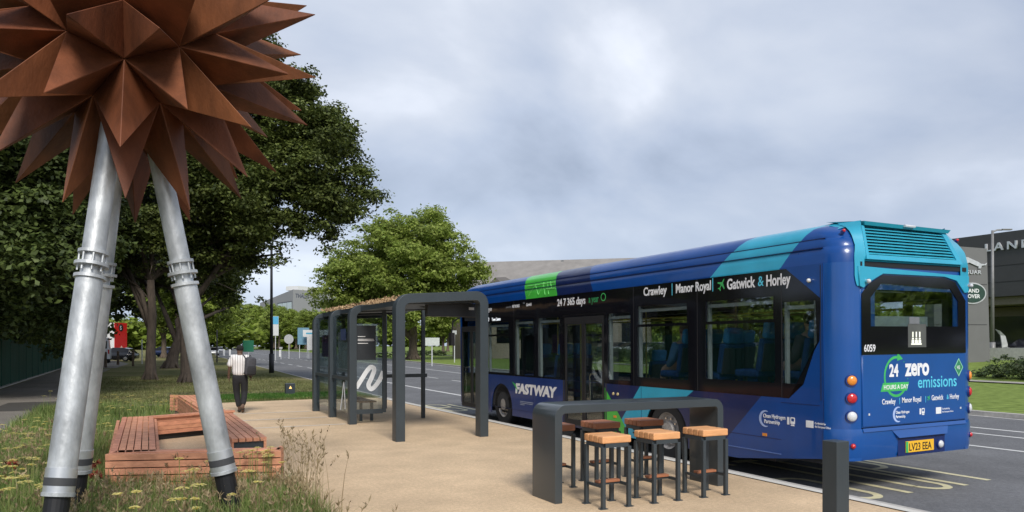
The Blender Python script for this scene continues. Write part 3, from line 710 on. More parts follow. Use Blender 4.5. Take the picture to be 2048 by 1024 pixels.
# local side plane frames (near side seen from the pavement): x to the right = towards the rear
def side_fr(v, z, off=-.006): return TR @ frame((off, v, z), (0, -1, 0), (0, 0, 1))
def rear_fr(u, z, off=-.012): return TR @ frame((u, off, z), (1, 0, 0), (0, 0, 1))
WIN = [(4.40, 5.12, 1.24, 2.44, None), (2.88, 4.22, 1.32, 2.53, 2.20), (1.10, 2.48, 1.36, 2.53, 2.20), (.40, .97, 1.36, 2.44, None),
       (7.97, 8.87, 1.20, 2.44, None), (6.84, 7.77, 1.20, 2.44, None), (9.15, 10.35, 1.22, 2.40, 2.10)]
def bus():
    t = thing('single_decker_bus', R, 'long blue and cyan single decker bus waiting at the kerb, seen from its rear corner', 'bus')
    def B(b, name, m, parent=t, smooth=False, ang=None):
        # local coordinates
        off = -(origin(parent)-R)
        o = b.build(name, m, parent, smooth, local=True)
        if off.length > 1e-6: o.data.transform(Matrix.Translation(off))
        if ang: autosmooth(o, ang)
        return o
    # wheel arches
    def arch_cut(v0, r=.56): return [(v0+r*math.cos(a), .40+r*math.sin(a)) for a in [PI-PI*k/14 for k in range(15)]]
    FW, RW = 9.58, 3.46
    bot = [(.36, .43), (1.8, .25)] + [(RW-.56, .25)] + arch_cut(RW) + [(RW+.56, .25)] + [(FW-.56, .25)] + arch_cut(FW) + [(FW+.56, .25), (11.95, .25)]
    outline = bot + [(12.05, .4), (12.05, 2.9), (.30, 2.9), (.30, .43)]
    band = [(.86, 1.165), (.30+.06, 1.92), (.34, 2.46), (.90, 2.88), (11.98, 2.88), (11.98, 1.165)]
    doorh = [(5.22, .33), (6.66, .33), (6.66, 1.16), (5.22, 1.16)]
    fdoorh = [(10.62, .33), (11.93, .33), (11.93, 1.16), (10.62, 1.16)]
    for side_, nm in ((0, 'near'), (1, 'far')):
        u = 0 if side_ == 0 else WB
        fr = TR @ frame((u, 0, 0), (0, 1, 0), (0, 0, 1))
        holes = [band] + ([doorh, fdoorh] if side_ == 0 else [])
        panel('side_panel', outline, holes, .016, fr, M_LIV, t)
        fr2 = TR @ frame((u+(-.004 if side_ == 0 else .004), 0, 0), (0, 1, 0), (0, 0, 1))
        wh = [rrect(a, c, z0, z1, .035, 3) for a, c, z0, z1, _ in WIN]
        wh[3] = [(.62, 1.36), (.97, 1.36), (.97, 2.44), (.42, 2.44), (.40, 1.9)]
        bl = list(band)
        if side_ == 0:
            bl = band[:4] + [(11.98, 2.88), (11.98, 2.62), (10.62, 2.62), (10.62, 1.165), (6.66, 1.165), (6.66, 2.42), (5.22, 2.42), (5.22, 1.165)]
        else: wh.append(rrect(5.2, 6.6, 1.24, 2.44, .035, 3)); wh.append(rrect(10.7, 11.8, 1.24, 2.3, .035, 3))
        panel('glazing_band', bl, wh, .012, fr2, M_BAND, t)
        for i, (a, c, z0, z1, tr_) in enumerate(WIN):
            b = MB(); uu = u+(.003 if side_ == 0 else -.003)
            if i == 3: b.prism([(uu-.002, .62, 1.36), (uu-.002, .97, 1.36), (uu-.002, .97, 2.44), (uu-.002, .42, 2.44), (uu-.002, .40, 1.9)], (.003, 0, 0))
            else: b.box(uu-.0015, uu+.0015, a-.01, c+.01, z0-.01, z1+.01)
            pn = B(b, 'window', M_BUSGLASS)
            if tr_:
                b = MB(); xo = -.006 if side_ == 0 else -.004+.0; 
                b.box(u-.016, u+.016, a, c, tr_-.022, tr_+.022); b.box(u-.014, u+.014, a, a+.02, tr_+.022, z1); b.box(u-.014, u+.014, c-.02, c, tr_+.022, z1)
                B(b, 'hopper_frame', M_BAND, pn)
    lin = mat('pale_window_lining', (.42, .45, .45), .6)
    for a, c, z0, z1, tr_ in WIN+[(5.3, 5.9, .5, 2.2, None)]:
        if z0 < 1: continue
        b = MB(); b.box(.03, .085, c-.045, c-.005, z0-.01, z1+.01); b.box(.03, .05, a, c-.05, z1-.10, z1-.05); B(b, 'window_lining', lin)
    # cove grooves
    b = MB()
    for z_, u_ in ((3.095, .022), (3.219, .066)): b.box(u_-.014, u_-.002, .32, LB-.35, z_-.005, z_+.005)
    B(b, 'cove_groove', M_NAVYS)
    # panel seams, proud by a hair: thin dark grooves
    b = MB()
    for v in (.34, .98, 2.66, 4.31, 8.9): b.box(-.0115, -.009, v-.004, v+.004, 1.17, 2.88)
    B(b, 'panel_seam', mat('seam_black', (.02, .02, .022), .6))
    b = MB()
    for q in ((.36, 1.0, 1.10, 1.106), (1.0, 2.4, .60, .606), (.30, .303, .45, 2.9), (2.42, 2.426, .3, 1.16), (4.1, 4.106, .3, 1.16), (6.72, 6.726, .3, 1.16), (8.0, 8.006, .3, 1.16), (6.8, 10.5, .40, .406)):
        b = MB(); b.box(-.0105, -.007, *q); B(b, 'panel_joint', M_NAVYS)
    b = MB(); b.box(-.0105, -.007, 10.55, 10.556, .3, 1.16)
    B(b, 'panel_joint', M_NAVYS)
    b = MB(); b.box(-.014, -.007, 1.0, 2.5, .40, .412); B(b, 'skirt_strip', mat('pale_skirt_strip', srgb(90, 120, 180), .4))
    # ---- upper shell: rounded plan, domed
    def plan(ins, insr, z, r):
        o = []; u0, u1, v0, v1 = ins, WB-ins, insr, LB-insr
        for cx, cy, a0, rr in ((u1-r, v0+r, -PI/2, r), (u1-r, v1-r, 0, r), (u0+r, v1-r, PI/2, r), (u0+r, v0+r, PI, r)):
            for k in range(9):
                a = a0+PI/2*k/8; o.append((cx+rr*math.cos(a), cy+rr*math.sin(a), z))
        return o
    prof = [(0.0, 2.895, 0, .30), (.008, 3.0, .01, .30), (.020, 3.09, .03, .31), (.030, 3.10, .035, .31), (.028, 3.12, .04, .31), (.045, 3.18, .07, .32), (.055, 3.215, .09, .32), (.075, 3.22, .10, .32), (.073, 3.235, .11, .32), (.10, 3.30, .17, .33), (.17, 3.37, .26, .34), (.30, 3.425, .40, .36), (.50, 3.455, .58, .38)]
    b = MB(); b.loft([plan(i, ir, z, r) for i, z, ir, r in prof], cap=False)
    top = [v for v in b.bm.verts if abs(v.co.z-3.455) < 1e-4]
    b.face(top)
    o = B(b, 'roof', M_LIV); autosmooth(o, 50)
    # rear corners and front
    def corner(uc, vc, a0, z0, z1, name, m):
        b = MB(); rows = []
        for z in (z0, z0+.06, z1-.0):
            rows.append([(uc+.30*math.cos(a0+PI/2*k/8), vc+.30*math.sin(a0+PI/2*k/8)*(1), z) for k in range(9)])
        b.loft(rows, cap=False, closed=False); return B(b, name, m, smooth=True)
    corner(.30, .30, PI, .43, 2.897, 'rear_corner', M_BLUE); corner(WB-.30, .30, -PI/2, .43, 2.897, 'rear_corner', M_BLUE)
    corner(WB-.30, LB-.30, 0, .3, 2.897, 'front_corner', M_LIV); corner(.30, LB-.30, PI/2, .3, 2.897, 'front_corner', M_BAND)
    fr = TR @ frame((0, LB, 0), (1, 0, 0), (0, 0, 1))
    panel('front_panel', [(.3, .3), (WB-.3, .3), (WB-.3, 2.9), (.3, 2.9)], [rrect(.35, WB-.35, 1.0, 2.35, .08)], .01, fr, M_LIV, t)
    b = MB(); b.box(.34, WB-.34, LB-.003, LB+.003, .99, 2.36); B(b, 'windscreen', M_BUSGLASS)
    # ---- rear face
    fr = TR @ frame((0, 0, 0), (1, 0, 0), (0, 0, 1))
    panel('rear_panel', [(.30, .84), (WB-.30, .84), (WB-.30, 2.9), (.30, 2.9)], [rrect(.55, WB-.55, 2.02, 2.56, .06)], .012, fr, M_BLUE, t)
    panel('bonnet_panel', [(.315, .855), (WB-.315, .855), (WB-.315, 1.735), (.315, 1.735)], [], .012, TR @ frame((0, -.006, 0), (1, 0, 0), (0, 0, 1)), M_BLUE, t, bevel=.004)
    b = MB()     # bumper with recess for the plate
    rows = []
    for z, o_ in ((.43, .02), (.50, .0), (.77, -.008), (.825, .004)):
        r = []
        for k in range(7): a = PI+PI/2*k/6; r.append((.30+(.31-o_)*math.cos(a), .30+(.31-o_)*math.sin(a), z))
        for k in range(7): a = -PI/2+PI/2*k/6; r.append((WB-.30+(.31-o_)*math.cos(a), .30+(.31-o_)*math.sin(a), z))
        rows.append(r)
    b.loft(rows, cap=False, closed=False); bp = B(b, 'rear_bumper', M_BLUE, smooth=True); autosmooth(bp, 40)
    b = MB(); b.loft([[(.31, -.012, .80), (WB-.31, -.012, .80), (WB-.31, -.03, .785), (.31, -.03, .785)], [(.31, -.012, .83), (WB-.31, -.012, .83), (WB-.31, -.014, .83), (.31, -.014, .83)]]); B(b, 'bumper_ledge', M_BLUE)
    # plate recess hood: a lighter angled ledge and darker recess
    b = MB(); b.loft([[(.82, -.012, .80), (1.98, -.012, .80), (1.90, -.055, .68), (.94, -.055, .68)], [(.82, -.010, .80), (1.98, -.010, .80), (1.90, -.008, .675), (.94, -.008, .675)]]); B(b, 'plate_hood', M_BLUE)
    b = MB(); b.box(.96, 1.90, -.016, -.012, .44, .675); B(b, 'plate_recess', mat('recess_navy', srgb(18, 38, 92), .5))
    b = MB(); b.box(1.10, 1.66, -.028, -.017, .475, .62, bevel=.003); pl = B(b, 'number_plate', mat('plate_yellow', srgb(240, 186, 48), .45, 0, .03))
    b = MB(); b.box(1.10, 1.145, -.0298, -.0282, .478, .617); B(b, 'green_flash', M_TXTG, pl)
    text('LV23 EEA', .135, TR @ frame((1.155, -.0285, .498), (1, 0, 0), (0, 0, 1)), M_BLACK, pl, 'plate_lettering', bold=.012, xs=.83)
    def lamp(p, r, m, axis, name, parent=t):
        b = MB(); d = Vector(axis); p = Vector(p); b.tube([p-d*.02, p+d*.012], [r*1.28, r*1.22], 24); l0 = B(b, name, mat('lamp_housing', srgb(30, 55, 120), .35), parent, ang=40)
        b = MB(); b.tube([p+d*.013, p+d*.02, p+d*.035, p+d*.042], [r, r*.98, r*.7, r*.05], 24); B(b, 'lens', m, l0, smooth=True)
    lu = Vector((-.45, -.9, 0)).normalized()
    for z, m in ((1.43, M_AMBER), (1.21, M_RED), (.985, M_CLEAR)):
        lamp((.165, .030, z), .062, m, lu, 'rear_lamp'); lamp((WB-.165, .030, z), .062, m, (-lu.x, lu.y, 0), 'rear_lamp')
    for uu, dd in ((.17, lu), (WB-.17, Vector((-lu.x, lu.y, 0)))): lamp((uu, .022, .62), .032, M_RED, dd, 'fog_lamp')
    lamp((1.79, -.022, .545), .05, M_CLEAR, (0, -1, 0), 'reversing_lamp')
    for q in ((.42, 1.0), (WB-.42, 1.0)):
        b = MB(); b.box(q[0]-.012, q[0]+.012, -.022, -.012, q[1]-.012, q[1]+.014); B(b, 'latch', M_CLEAR)
    # rear window
    wo = [(.30, 1.745), (WB-.30, 1.745), (WB-.30, 2.45), (WB-.52, 2.70), (1.9, 2.745), (.68, 2.745), (.42, 2.62), (.30, 2.5)]
    inn = [(.46, 2.10), (WB-.46, 2.10), (WB-.46, 2.44), (WB-.62, 2.60), (.66, 2.64), (.46, 2.46)]
    panel('rear_window', wo, [inn], .010, TR @ frame((0, -.014, 0), (1, 0, 0), (0, 0, 1)), M_BAND, t)
    b = MB(); b.prism([(x, -.012, z) for x, z in inn], (0, .003, 0)); B(b, 'rear_glass', M_BUSGLASS)
    b = MB(); b.box(.55, 1.95, .25, .30, 2.06, 2.24); b.box(.5, 1.3, .12, .14, 2.54, 2.56); B(b, 'rear_display', mat('pale_interior_panel', (.30, .36, .36), .6))
    b = MB(); b.box(1.18, 1.38, -.030, -.020, 2.13, 2.22, bevel=.004); B(b, 'camera_box', M_GREY)
    b = MB(); b.box(1.16, 1.52, -.024, -.0195, 1.83, 2.13); st = B(b, 'rear_notice', mat('notice_backing', (.10, .105, .10), .3))
    b = MB()
    for k in range(3):
        x = 1.25+k*.068; b.box(x-.011, x+.011, -.028, -.0245, 1.96, 2.03); b.box(x-.024, x+.024, -.028, -.0245, 1.88, 1.925); b.box(x-.016, x+.016, -.028, -.0245, 1.93, 1.952)
    b.box(1.215, 1.425, -.0275, -.0245, 1.862, 1.879); B(b, 'notice_pictogram', mat('notice_white_glow', (.85, .87, .75), .5, emit=(1, 1, .85, .25)), st)  # faint glow put into the white print, which is no lamp
    # cyan surround, black gap, louvres, spoiler
    cy = [(.32, 2.58), (.44, 2.66), (.68, 2.765), (1.9, 2.765), (WB-.50, 2.72), (WB-.33, 2.56), (WB-.25, 2.57), (WB-.24, 2.78), (.24, 2.84), (.26, 2.60)]
    panel('window_surround', [(a, c) for a, c in cy], [], .02, TR @ frame((0, -.016, 0), (1, 0, 0), (0, 0, 1)), M_CYAN, t, bevel=.004)
    b = MB(); b.box(.28, WB-.28, -.02, .10, 2.845, 2.90); B(b, 'vent_gap', M_BLACK)
    # louvre panel leaning in
    def lp(u, s, off=0):     # s 0..1 up the leaning face
        return (u, -.03+.13*s-off, 2.93+.45*s)
    P0, P1, Q0, Q1 = .34, WB-.42, .40, WB-.60
    ue = lambda s, a, c: a+(c-a)*s
    def quadstrip(b, ua0, ua1, ub0, ub1, s0, s1, off, th=.02):
        b.loft([[lp(ua0, s0, off), lp(ua1, s0, off), lp(ub1, s1, off), lp(ub0, s1, off)], [lp(ua0, s0, off-th), lp(ua1, s0, off-th), lp(ub1, s1, off-th), lp(ub0, s1, off-th)]])
    b = MB(); quadstrip(b, P0, P1, Q0, Q1, -.05, 1.0, -.012, .24); B(b, 'engine_cover', M_CYAND)
    b = MB(); quadstrip(b, P0, P0+.05, Q0, Q0+.05, 0, .97, .035, .045); quadstrip(b, P1-.09, P1, Q1-.09, Q1, 0, .97, .035, .045); quadstrip(b, P0+.052, P1-.092, P0+.06, P1-.11, 0, .13, .035, .045)
    B(b, 'louvre_frame', M_CYAN)
    b = MB()
    for k in range(9):
        s = .16+k*.089; a0 = ue(s, P0, Q0)+.055; a1 = ue(s, P1, Q1)-.095
        b.loft([[lp(a0, s, .030), lp(a1, s, .030), lp(a1, s+.056, -.004), lp(a0, s+.056, -.004)], [lp(a0, s-.012, .030), lp(a1, s-.012, .030), lp(a1, s+.044, -.006), lp(a0, s+.044, -.006)]])
    B(b, 'louvre', mat('louvre_cyan', srgb(50, 165, 190), .4))
    b = MB(); quadstrip(b, P0+.05, P1-.09, Q0+.05, Q1-.09, .13, .96, -.006, .004); B(b, 'louvre_backing', mat('louvre_backing', srgb(12, 70, 85), .6))
    b = MB(); b.loft([[(.44, .04, 3.37), (Q1+.02, .04, 3.355), (Q1+.02, .25, 3.40), (.40, .25, 3.41)], [(.40, .02, 3.415), (Q1+.05, .02, 3.40), (Q1+.10, .60, 3.475), (.40, .60, 3.48)]]); sp = B(b, 'spoiler', M_CYAND)
    b = MB(); b.loft([[(.18, .34, 3.31), (.42, .20, 3.40), (WB-.50, .20, 3.40), (WB-.18, .34, 3.31)], [(.18, .60, 3.33), (.46, .5, 3.465), (WB-.46, .5, 3.465), (WB-.18, .60, 3.33)], [(.22, .95, 3.34), (.5, .95, 3.455), (WB-.5, .95, 3.455), (WB-.22, .95, 3.34)]], cap=True); B(b, 'roof_fairing', M_CYAN)
    b = MB(); b.tube([(1.15, .012, 3.40), (1.35, .012, 3.397)], .018, 8); B(b, 'spoiler_lamp', M_CLEAR, sp)
    # cyan side wings of the engine cover, running down the dome to the window
    for left in (1, 0):
        b = MB(); rows = []
        for k in range(14):
            q = k/13; z = 2.60+.83*q
            ins = interp([(2.5, 0), (2.9, 0), (3.1, .03), (3.22, .10), (3.3, .17), (3.37, .26), (3.425, .40)], z)
            s = min(1, max(0, (z-2.93)/.45))
            out = (interp([(2.5, .26), (2.7, .20), (2.95, .20), (3.2, .26), (3.43, .36)], z))
            inn_ = (ue(s, P0, Q0)+.004, lp(0, s, .03)[1] if z > 2.93 else -.026, z)
            uo = out; un = inn_[0]; vo = ins-.014
            if uo < .30: vo += .30-math.sqrt(max(0, .09-(.30-uo)**2))
            if not left:
                un = ue(s, P1, Q1)-.004; uo = WB-out+(.0)
                if z < 2.93: un = WB-interp([(2.5, .29), (2.7, .42), (2.93, .42)], z)
            elif z < 2.93: un = interp([(2.5, .31), (2.7, .34), (2.93, .34)], z)
            rows.append([(uo, vo, z), (un, inn_[1], z)])
        b.loft(rows, cap=False, closed=False)
        B(b, 'cover_wing', M_CYAN, smooth=True)
    # cameras, marker lamps
    def camera_(p, d):
        p = Vector(p); d = Vector(d).normalized(); b = MB(); b.tube([p-d*.03, p+d*.03], .030, 14); q = B(b, 'camera', M_CHROME, ang=40)
        b = MB(); b.sphere(p+d*.035, .026, 14); B(b, 'camera_lens', M_CLEAR, q, smooth=True)
    camera_((-.02, .34+.16, 2.70), (-1, -.4, -.2)); camera_((.37, -.04, 2.66), (-.3, -1, -.1)); camera_((WB-.24, -.02, 2.66), (.4, -1, -.1))
    for uu in (.20, WB-.20): lamp((uu, .17, 3.29), .022, M_RED, (0, -.8, .6), 'marker_lamp')
    b = MB(); b.box(-.016, -.009, 1.25, 1.33, .62, .66); b.build; B(b, 'side_marker', M_AMBER)
    b = MB(); b.box(-.016, -.009, 4.85, 4.93, .56, .60); B(b, 'side_marker', M_AMBER)
    # skirts vents by the middle door
    b = MB()
    for k in range(5): b.box(-.013, -.008, 4.05, 4.35, .34+k*.055, .365+k*.055)
    B(b, 'skirt_vent', M_BLACK)
    for v in (4.92, 5.06):
        b = MB(); b.tube([(-.006, v-.12, .99), (-.022, v-.12, .99)], [.028, .024], 16); B(b, 'door_button', mat('button_cream', (.55, .45, .22), .4), ang=40)
    # ---- doors
    def door(v0, v1, z0, z1, u):
        b = MB(); fr_ = .055
        b.box(u-.012, u+.02, v0, v0+fr_, z0, z1); b.box(u-.012, u+.02, v1-fr_, v1, z0, z1); b.box(u-.012, u+.02, v0+fr_, v1-fr_, z1-.14, z1); b.box(u-.012, u+.02, v0+fr_, v1-fr_, z0, z0+.10)
        d = B(b, 'door', M_BLACK)
        b = MB(); b.box(u+.002, u+.008, v0+fr_-.01, v1-fr_+.01, z0+.09, z1-.13); B(b, 'door_glass', M_BUSGLASS, d)
        b = MB(); vm = v0+.12 if (v0 < 6 and v0 > 5.3) else v1-.12
        b.tube([(u+.05, vm, z0+.35), (u+.06, vm, z0+.5), (u+.05, vm, z0+.95), (u+.05, vm-.05, z0+1.02), (u+.05, vm-.25, z0+1.03)], .016, 8); B(b, 'handrail', M_CHROME, d)
        return d
    door(5.24, 5.935, .30, 2.42, -.002); door(5.945, 6.64, .30, 2.42, -.002)
    b = MB(); b.box(-.010, .02, 5.2, 6.68, 2.425, 2.47); b.box(-.010, .02, 5.16, 5.2, .30, 2.47); b.box(-.010, .02, 6.68, 6.72, .30, 2.47); B(b, 'door_surround', mat('door_rubber', (.03, .03, .033), .6))
    door(10.66, 11.26, .28, 2.35, -.03); door(11.27, 11.90, .28, 2.35, -.03)
    # swung wiper/mirror arm at the front corner
    b = MB(); b.tube([(.0, 12.1, 2.6), (-.10, 12.35, 2.5), (-.12, 12.4, 2.2)], .02, 8); b.box(-.17, -.07, 12.3, 12.5, 1.85, 2.2); B(b, 'mirror', M_BLACK)
    # ---- wheels
    def wheel(v0, u0, u1, out):
        b = MB(); z = .47; r = .475
        prof_ = [(u0, .30), (u0, .44), (u0+(u1-u0)*.12, r), (u0+(u1-u0)*.88, r), (u1, .44), (u1, .30)]
        rings = [[(a, v0+rr*math.cos(2*PI*k/40), z+rr*math.sin(2*PI*k/40)) for k in range(40)] for a, rr in prof_]
        b.loft(rings, cap=False); tw = B(b, 'wheel', M_TYRE, ang=40)
        face_u = u0+.02 if out < 0 else u1-.02; s_ = -out
        prof2 = [(face_u, .305), (face_u+s_*.015, .285), (face_u+s_*.06, .26), (face_u+s_*.05, .15), (face_u-s_*.02, .13), (face_u-s_*.03, .0005)]
        b = MB(); b.loft([[(a, v0+rr*math.cos(2*PI*k/40), z+rr*math.sin(2*PI*k/40)) for k in range(40)] for a, rr in prof2], cap=False)
        B(b, 'rim', mat('dusty_alloy_rim', (.34, .32, .30), .5, .3, .35, 14), tw, ang=35)
        b = MB()
        for k in range(10):
            a = 2*PI*k/10; c_ = (face_u+s_*.04, v0+.205*math.cos(a), z+.205*math.sin(a)); b.tube([c_, (c_[0]-s_*.035, c_[1], c_[2])], .016, 6)
        B(b, 'wheel_nuts', M_CHROME, tw)
        b = MB()
        rr = [[(face_u-s_*.005+a, v0+q*math.cos(2*PI*k/40), z+q*math.sin(2*PI*k/40)) for k in range(40)] for a, q in ((0, .335), (-s_*.01, .345), (0, .355))]
        b.loft(rr, cap=False); B(b, 'rim_ring', mat('ring_silver', (.55, .55, .55), .35, .5), tw)
    for v0 in (FW, RW):
        wheel(v0, .03, .33, -1); wheel(v0, WB-.33, WB-.03, 1)
        for uu in (.03, WB-.60):
            b = MB(); arc = [PI*k/14 for k in range(15)]
            r0, r1 = [[b.bm.verts.new((uu+q, v0+.565*math.cos(a), .40+.565*math.sin(a))) for a in arc] for q in (0, .55)]
            for k in range(14): b.face([r0[k], r0[k+1], r1[k+1], r1[k]])
            b.face(r1 if uu < 1 else r0)
            B(b, 'wheel_arch', M_BLACK)
    # ---- interior
    b = MB(); b.box(.05, WB-.05, .32, LB-.1, .36, .40); b.box(.05, WB-.05, .32, 3.0, .402, 1.05); b.box(.03, .06, 6.75, 11.9, .41, 1.16); b.box(.35, .55, 1.2, 2.6, .3, .359); B(b, 'floor', M_INT)
    b = MB(); b.box(.08, WB-.08, .32, LB-.32, 2.80, 2.84); B(b, 'ceiling', mat('interior_ceiling', (.10, .105, .11), .7))
    b = MB(); b.box(.04, .30, .4, LB-.4, 2.5, 2.78); b.box(WB-.30, WB-.04, .4, LB-.4, 2.5, 2.78); B(b, 'luggage_cove', M_INT)
    b = MB()
    for v in (.42, 2.72, 4.35, 7.85, 9.0): b.box(.02, .07, v-.05, v+.05, 1.1, 2.7); b.box(WB-.07, WB-.02, v-.05, v+.05, 1.1, 2.7)
    B(b, 'pillar', mat('pillar_grey', (.24, .25, .25), .6))
    b = MB(); b.box(.35, WB-.35, .12, .16, 1.05, 2.05); B(b, 'rear_bulkhead', M_INT)
    def seat(u, v, base):
        b = MB(); b.box(u, u+.44, v, v+.46, base+.36, base+.47, bevel=.03); b.box(u+.1, u+.3, v+.1, v+.3, base, base+.36); s0 = B(b, 'passenger_seat', M_SEAT)
        b = MB(); M_ = Matrix.Translation((u+.22, v+.03, base+.46)) @ Matrix.Rotation(math.radians(10), 4, 'X'); b.box(-.215, .215, -.07, .03, 0, .46, M_, bevel=.03); B(b, 'seat_back', M_SEAT, s0)
        b = MB(); b.box(-.20, .20, -.088, -.072, .0, .40, M_, bevel=.006); B(b, 'seat_shell', M_INT, s0)
        b = MB(); b.box(-.17, .17, -.075, .035, .46, .70, M_, bevel=.04); B(b, 'headrest', M_SEATH, s0)
    for v in (.75, 1.55):
        for u in (.12, .58, 2.08): seat(u, v, 1.05)
    for u, v in ((.12, 2.35), (2.08, 2.35), (.12, 3.3), (.58, 3.3), (2.08, 4.1), (.12, 7.3), (.58, 7.3), (.12, 8.2), (2.08, 9.9)): seat(u, v, .98 if v < 5 else .75)
    for v in (5.5, 6.6): seat(2.02, v, .6)
    b = MB()
    for u, v in ((.62, 7.05), (1.9, 6.5), (.62, 8.0), (.6, 5.1), (1.0, 2.9), (1.6, 4.6)): b.tube([(u, v, .4), (u, v, 2.8)], .016, 8)
    b.tube([(.7, .5, 2.35), (.7, 9.5, 2.35)], .016, 8); b.tube([(1.8, .5, 2.35), (1.8, 9.5, 2.35)], .016, 8)
    B(b, 'grab_pole', mat('grab_pole', (.5, .45, .1), .4))
    b = MB(); b.box(1.3, WB-.1, 11.0, 11.1, .4, 2.3); b.box(1.35, 1.95, 11.5, 11.62, .7, 1.5, bevel=.05); B(b, 'driver_screen', M_INT)
    b = MB(); b.box(.1, WB-.1, 1.2, LB-.3, .27, .34); B(b, 'underframe', M_BLACK)
    # ---- lettering, near side
    T = M_TXT
    z = 2.665
    text('Crawley', .195, side_fr(4.02, z+.04, -.011), T, t, bold=.022, xs=.94)
    b = MB(); b.box(-.0125, -.011, 3.25, 3.265, 2.67, 2.86); B(b, 'divider', M_TXTC)
    text('Manor Royal', .20, side_fr(3.17, z+.035, -.011), T, t, bold=.022, xs=.80)
    b = MB(); b.box(-.0125, -.011, 2.30, 2.315, 2.67, 2.87); B(b, 'divider', M_TXTC)
    def plane_icon(M, s, m):
        o = [(0, 1), (.09, .82), (.10, .35), (.85, -.12), (.85, -.30), (.10, -.08), (.07, -.58), (.32, -.80), (.32, -.92), (0, -.82)]
        o = o+[(-x, y) for x, y in o[::-1][1:-1]]
        a = math.radians(-35); o = [((x*math.cos(a)-y*math.sin(a))*s, (x*math.sin(a)+y*math.cos(a))*s) for x, y in o]
        panel('aeroplane_symbol', o, [], .0015, M, m, t)
    plane_icon(side_fr(2.12, 2.76, -.0115), .10, M_TXTG)
    text('Gatwick', .215, side_fr(2.01, z+.015, -.011), T, t, bold=.022, xs=.76)
    text('&', .20, side_fr(1.40, z+.02, -.011), M_TXTC, t, bold=.0, xs=.85)
    text('Horley', .215, side_fr(1.25, z+.01, -.011), T, t, bold=.022, xs=.70)
    text('24 7 365 days', .20, side_fr(6.93, z+.0, -.011), T, t, bold=.024, xs=.96)
    text('a year', .19, side_fr(5.74, z+.01, -.011), mat('dark_green_vinyl', srgb(40, 135, 78), .5), t, bold=.012, xs=.74)
    b = MB(); rows = []
    for k in range(25):
        a = 2*PI*k/24; rows.append([(-.0115, 5.24+.085*math.cos(a), 2.755+.075*math.sin(a)), (-.0115, 5.24+.064*math.cos(a), 2.755+.058*math.sin(a))])
    b.loft(rows, cap=False, closed=False); B(b, 'ring_symbol', M_TXTG)
    text('hydrogen', .15, side_fr(10.62, z+.03, -.011), T, t, bold=.01, xs=.95)
    text('powered by', .07, side_fr(9.30, z+.06, -.011), M_GREY, t, xs=.8); text('METROBUS', .09, side_fr(8.98, z+.055, -.011), T, t, bold=.012, xs=.8)
    text('visit', .06, side_fr(8.45, z+.12, -.011), M_GREY, t); text('Gatwick', .10, side_fr(8.30, z+.06, -.011), T, t, bold=.008, xs=.75, shear=.25)
    e = mat('led_white', (.8, .85, .9), .5, emit=(.9, .95, 1, .6))
    text('10', .13, side_fr(10.35, 2.45, -.011), e, t, 'destination_lettering', xs=.85); text('Town Centre', .11, side_fr(10.08, 2.45, -.011), e, t, 'destination_lettering', xs=.80)
    # green patch street pattern
    b = MB()
    lg = mat('pale_green_vinyl', srgb(112, 205, 104), .5)
    for (a, c), (d, f) in (((8.2, 2.95), (7.95, 3.18)), ((7.95, 3.18), (7.75, 2.95)), ((7.75, 2.95), (7.55, 3.2)), ((7.45, 2.93), (7.6, 3.2)), ((7.3, 2.93), (7.42, 3.2)), ((7.42, 3.05), (7.05, 3.04)), ((7.2, 3.05), (7.3, 3.2)), ((8.3, 3.17), (7.1, 3.17))):
        p0 = Vector((interp([(2.9, -.004), (3.0, .004), (3.09, .016), (3.2, .048)], c), a, c)); p1 = Vector((interp([(2.9, -.004), (3.0, .004), (3.09, .016), (3.2, .048)], f), d, f)); b.tube([p0, p1], .010, 4)
    B(b, 'street_map_lines', lg)
    # route name on the lower side
    text('FASTWAY', .29, side_fr(8.86, .79, -.010), T, t, 'route_brand_lettering', bold=.055, xs=1.38, shear=.12)
    b = MB(); b.prism([(-.0125, 9.02, 1.03), (-.0125, 8.72, .82), (-.0125, 8.84, .98)], (.0015, 0, 0)); B(b, 'green_flash', M_TXTG)
    for k, s in enumerate(('', '', '')): pass
    b = MB()
    for k, a in enumerate((1.0, .95, .35)): b.box(-.0112, -.0098, 8.62-a*.62, 8.62, .60-k*.035, .613-k*.035)
    B(b, 'small_print', mat('small_print_vinyl', (.35, .4, .5), .5))
    # partner marks (near side lower rear), and again on the back
    def crescent(M, s, name='crescent_symbol'):
        o = [(s*math.cos(a), s*math.sin(a)) for a in [math.radians(70+k*(220/14)) for k in range(15)]]
        i = [(s*.18+s*.82*math.cos(a), s*.86*math.sin(a)) for a in [math.radians(285-k*(210/14)) for k in range(15)]]
        panel(name, o+i, [], .0015, M, mat('pale_blue_vinyl', srgb(165, 185, 225), .5), t)
    def busicon(M, s):
        o = rrect(-.35*s, .35*s, -.2*s, .62*s, .12*s, 3); h = rrect(-.22*s, .22*s, .12*s, .48*s, .08*s, 3)
        panel('bus_symbol', o, [h], .0015, M, T, t); panel('bus_symbol_stop', rrect(-.85*s, -.50*s, -.3*s, .6*s, .04*s, 2), [], .0015, M, T, t)
        panel('bus_symbol_wheels', [(-.30*s, -.42*s), (.30*s, -.42*s), (.22*s, -.24*s), (-.22*s, -.24*s)], [], .0015, M, T, t)
    crescent(side_fr(1.28, .86, -.010), .115); text('Clean Hydrogen', .075, side_fr(1.32, .875, -.010), T, t, bold=.012, xs=.8); text('Partnership', .075, side_fr(1.30, .80, -.010), T, t, bold=.012, xs=.8)
    crescent  # both sides carry the same three marks
    busicon(side_fr(.80, .85, -.010), .11)
